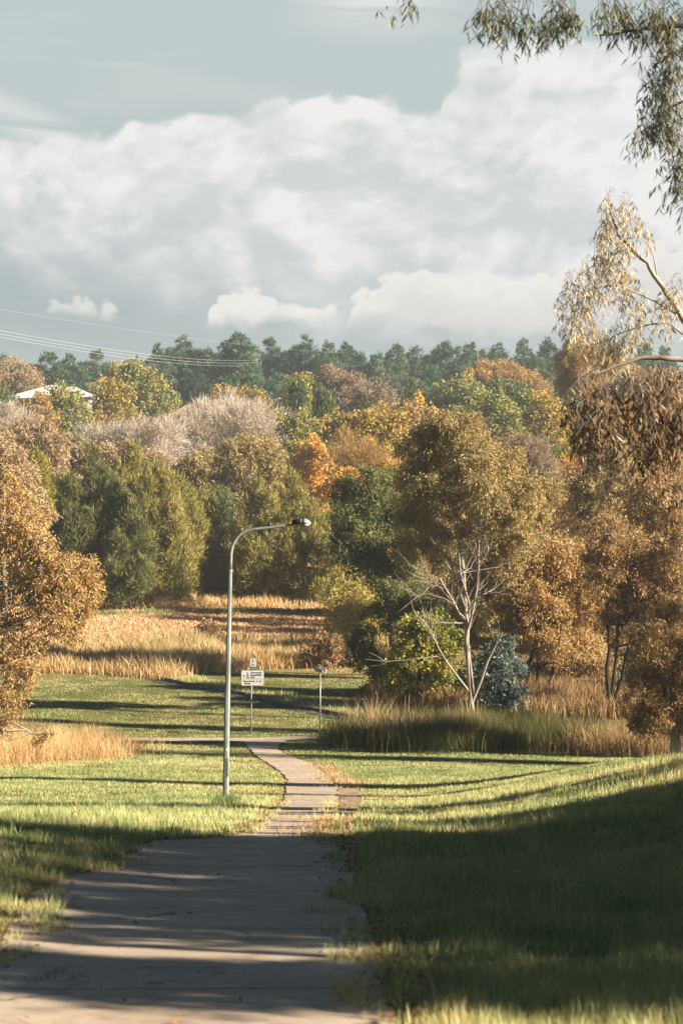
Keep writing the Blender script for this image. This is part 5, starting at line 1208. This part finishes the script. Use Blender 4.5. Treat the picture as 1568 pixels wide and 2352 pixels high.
def pole_marks():
    """sticker and marker scrawl on the lamp shaft, facing the path"""
    g = ground_at(518, 1846); D = g[1]
    e = [o for o in C.objects if o.name.startswith('street_lamp')][0]
    def q(x, y, d): p = P(x, y, D); p[1] -= d; return p
    b = MB(); b.add([q(520.3, 1718, .074), q(525.2, 1716.5, .048), q(525.2, 1721.5, .048), q(520.8, 1723, .074)], [(0, 3, 2, 1)]); b.build('sticker', M['cream'], e)
    v, f = text_mesh('CNNOK', .075, None, None, None, bold=.001, space=1.0)
    v = np.stack([v[:, 2], v[:, 1], -v[:, 0]], -1); v[:, 0] = v[:, 0]*.6
    L = np.ptp(v[:, 2]); tgt = (1784-1741)/F*D*1.0; v[:, 2] *= tgt/L
    c = P(523.6, 1740, D); c[1] -= .072
    v[:, 1] += v[:, 0]*.5
    b = MB(); b.add(v+c, f); b.build('marker_scrawl', M['paint_black'], e)

def handrail():
    D = 90.
    e = empty('handrail', (float(P(1000, 0, D)[0]), D, float(h(P(1000, 0, D)[0], D))), 'weathered pipe handrail crossing behind the pale forked trunk', 'handrail')
    top = [(880, 1632), (905, 1634), (930, 1628), (985, 1625), (1030, 1622), (1080, 1620), (1130, 1622)]
    b = MB(); b.tube([P(x, y, D) for x, y in top], .04, 8); b.build('top_rail', M['rail'], e, smooth=True)
    b = MB(); b.tube([P(x, y, D) for x, y in [(930, 1655), (1000, 1651), (1090, 1649)]], .025, 8); b.build('lower_rail', M['rail'], e, smooth=True)
    for x, y in ((930, 1628), (994, 1625), (1058, 1621), (1125, 1622)):
        p = P(x, y, D); z = float(h(p[0], D)); b = MB(); b.tube([(p[0], D, z-.2), p], .035, 8); b.build('post', M['rail'], e, smooth=True)

def house():
    D = 366.; k = D/F
    x0, x1 = (20-784)*k, (214-784)*k; ze = CZ-(912-HOR)*k; zr = CZ-(884-HOR)*k; zg = float(h((x0+x1)/2, D))-.3
    W = x1-x0; y0, y1 = D-4, D+9
    e = empty('house', ((x0+x1)/2, D, zg), 'single storey house with a pale hipped metal roof among trees', 'house')
    b = MB()
    b.box(((x0+x1)/2, (y0+y1)/2, (zg+ze-.25)/2), (W-1.8, y1-y0-1.6, ze-.25-zg)); b.build('wall', M['wall'], e)
    # hipped roof
    rx0, rx1 = x0+W*.47, x0+W*.60; ym = (y0+y1)/2
    b = MB(); b.add([(x0, y0, ze), (x1, y0, ze), (x1, y1, ze), (x0, y1, ze), (rx0, ym, zr), (rx1, ym, zr), (x0, y0, ze-.12), (x1, y0, ze-.12), (x1, y1, ze-.12), (x0, y1, ze-.12)],
                    [(0, 1, 5, 4), (1, 2, 5), (2, 3, 4, 5), (3, 0, 4), (6, 9, 8, 7), (0, 6, 7, 1), (1, 7, 8, 2), (2, 8, 9, 3), (3, 9, 6, 0)])
    rf = b.build('roof', M['roof'], e)
    gx = x0+W*.78; b = MB(); b.add([(gx-3, y0-.05, ze+.03), (x1+.2, y0-1.2, ze+.03), (gx, ym-1, zr-.35), (gx-1.4, ym-1, zr-.35), (x1+.2, ym+2, ze+.05)], [(0, 1, 2, 3), (1, 4, 2)]); b.build('roof_wing', M['roof'], e)
    b = MB(); b.box(((x0+x1)/2, y0-.06, ze-.11), (W+.1, .1, .16)); b.build('gutter', M['roof'], e)
    for cx, w_ in ((61, 4), (178, 14), (205, 8)):
        xx = (cx-784)*k; ww = w_*k
        b = MB(); b.box((xx, y0+.78, ze-1.15), (ww, .06, 1.3)); fr = b.build('window', M['roof'], e)
        b = MB(); b.box((xx, y0+.745, ze-1.15), (ww-.14, .02, 1.14)); bo = b.build('pane', M['glass'], None); bo.parent = fr; bo.location = (0, 0, 0)
    # second house: only its tiled roof shows
    x0, x1 = (395-784)*k, (490-784)*k; D2 = 300.; k = D2/F; x0, x1 = (392-784)*k, (500-784)*k; ze = CZ-(952-HOR)*k; zr = CZ-(930-HOR)*k; zg = float(h(x0, D2))-.3
    e = empty('house', ((x0+x1)/2, D2+4, zg), 'house showing only a terracotta tiled roof behind the pale poplar', 'house')
    b = MB(); b.box(((x0+x1)/2, D2+4, (zg+ze)/2), (x1-x0-1, 7, ze-zg-.06)); b.build('wall', M['wall'], e)
    b = MB(); b.add([(x0, D2, ze), (x1, D2, ze), (x1, D2+8, ze), (x0, D2+8, ze), (x0+2, D2+4, zr), (x1-2, D2+4, zr)], [(0, 1, 5, 4), (1, 2, 5), (2, 3, 4, 5), (3, 0, 4), (0, 3, 2, 1)]); b.build('roof', M['tile'], e)

def far_lamps():
    for pts, hd, D, lab in (([(214, 905), (216, 892), (222, 888)], (223, 888), 340., 'tiny distant street light beside the house roof'),
                            ([(218, 890), (220, 878), (224, 875)], (225, 875), 392., 'second tiny street light further back above the house roof'),
                            ([(616, 940), (618, 928), (623, 921), (632, 917), (638, 916)], (640, 915.5), 325., 'distant street light with curved arm above the pale poplar')):
        p = [P(x, y, D) for x, y in pts]; z = float(h(p[0][0], D)); e = empty('street_lamp', (p[0][0], D, z), lab, 'street lamp', 'distant street lights')
        b = MB(); b.tube([(p[0][0], D, z-.3)]+p, .10, 8); b.build('pole', M['galv'], e, smooth=True)
        c = P(hd[0], hd[1], D); b = MB(); loft(b, [(c[0]-.4, c[2], .1, .1, .1), (c[0], c[2], .25, .16, .14), (c[0]+.5, c[2], .2, .1, .1)], y_c=D, k=10); b.build('lamp_head', M['alu'], e, smooth=True)

def wires():
    Dn, Df = 150., 416.
    def wire(name, pts, lab, r_):
        P3 = []
        (xa, ya), (xb, yb) = pts[0], pts[-1]
        A = P(xa, ya, Dn); B = P(xb, yb, Df)
        t = np.linspace(0, 1, 40)[:, None]; p = A*(1-t)+B*t; p[:, 2] -= 1.2*4*(t*(1-t))[:, 0]
        c = p.mean(0); b = MB(); b.tube(p, r_, 5, cap=False); o = b.build(name, M['wire']); tag(o, lab, 'wire', 'overhead wires')
    wire('power_line', [(-120, 736), (604, 826)], 'upper of the three close overhead wires', .018)
    wire('power_line', [(-120, 744), (598, 832)], 'middle of the three close overhead wires', .018)
    wire('power_line', [(-120, 751), (592, 838)], 'lowest of the three close overhead wires', .018)
    wire('power_line', [(-120, 690), (900, 812)], 'thin single overhead wire high above the other three', .008)
    D = 416.; p = P(598, 832, D); z = float(h(p[0], D)); e = empty('power_pole', (p[0], D, z), 'power pole hidden among skyline pines carrying the wires', 'pole')
    b = MB(); b.tube([(p[0], D, z-.3), p], [.18, .12], 8); b.build('pole', M['bark_grey'], e)
    b = MB(); a = P(592, 838, D); c = P(606, 830, D); b.tube([a, c], .09, 6); b.build('cross_arm', M['bark_grey'], e)
lamp(); pole_marks(); guide_sign(); street_sign(); handrail(); house(); far_lamps(); wires()

# ------------------------------------------------------------------ air
if HAZE:
    m, t = new_mat('haze_air'); pv = t.node('ShaderNodeVolumePrincipled')
    pv.inputs['Color'].default_value = (.85, .93, .95, 1); pv.inputs['Density'].default_value = HAZE; pv.inputs['Anisotropy'].default_value = .3
    t.L.new(pv.outputs[0], t.node('ShaderNodeOutputMaterial').inputs['Volume'])
    b = MB(); b.box((0, 1870, -3), (5400, 4100, 38)); o = b.build('haze', m); tag(o, 'thin pale air softening the far trees', 'haze', kind='stuff')
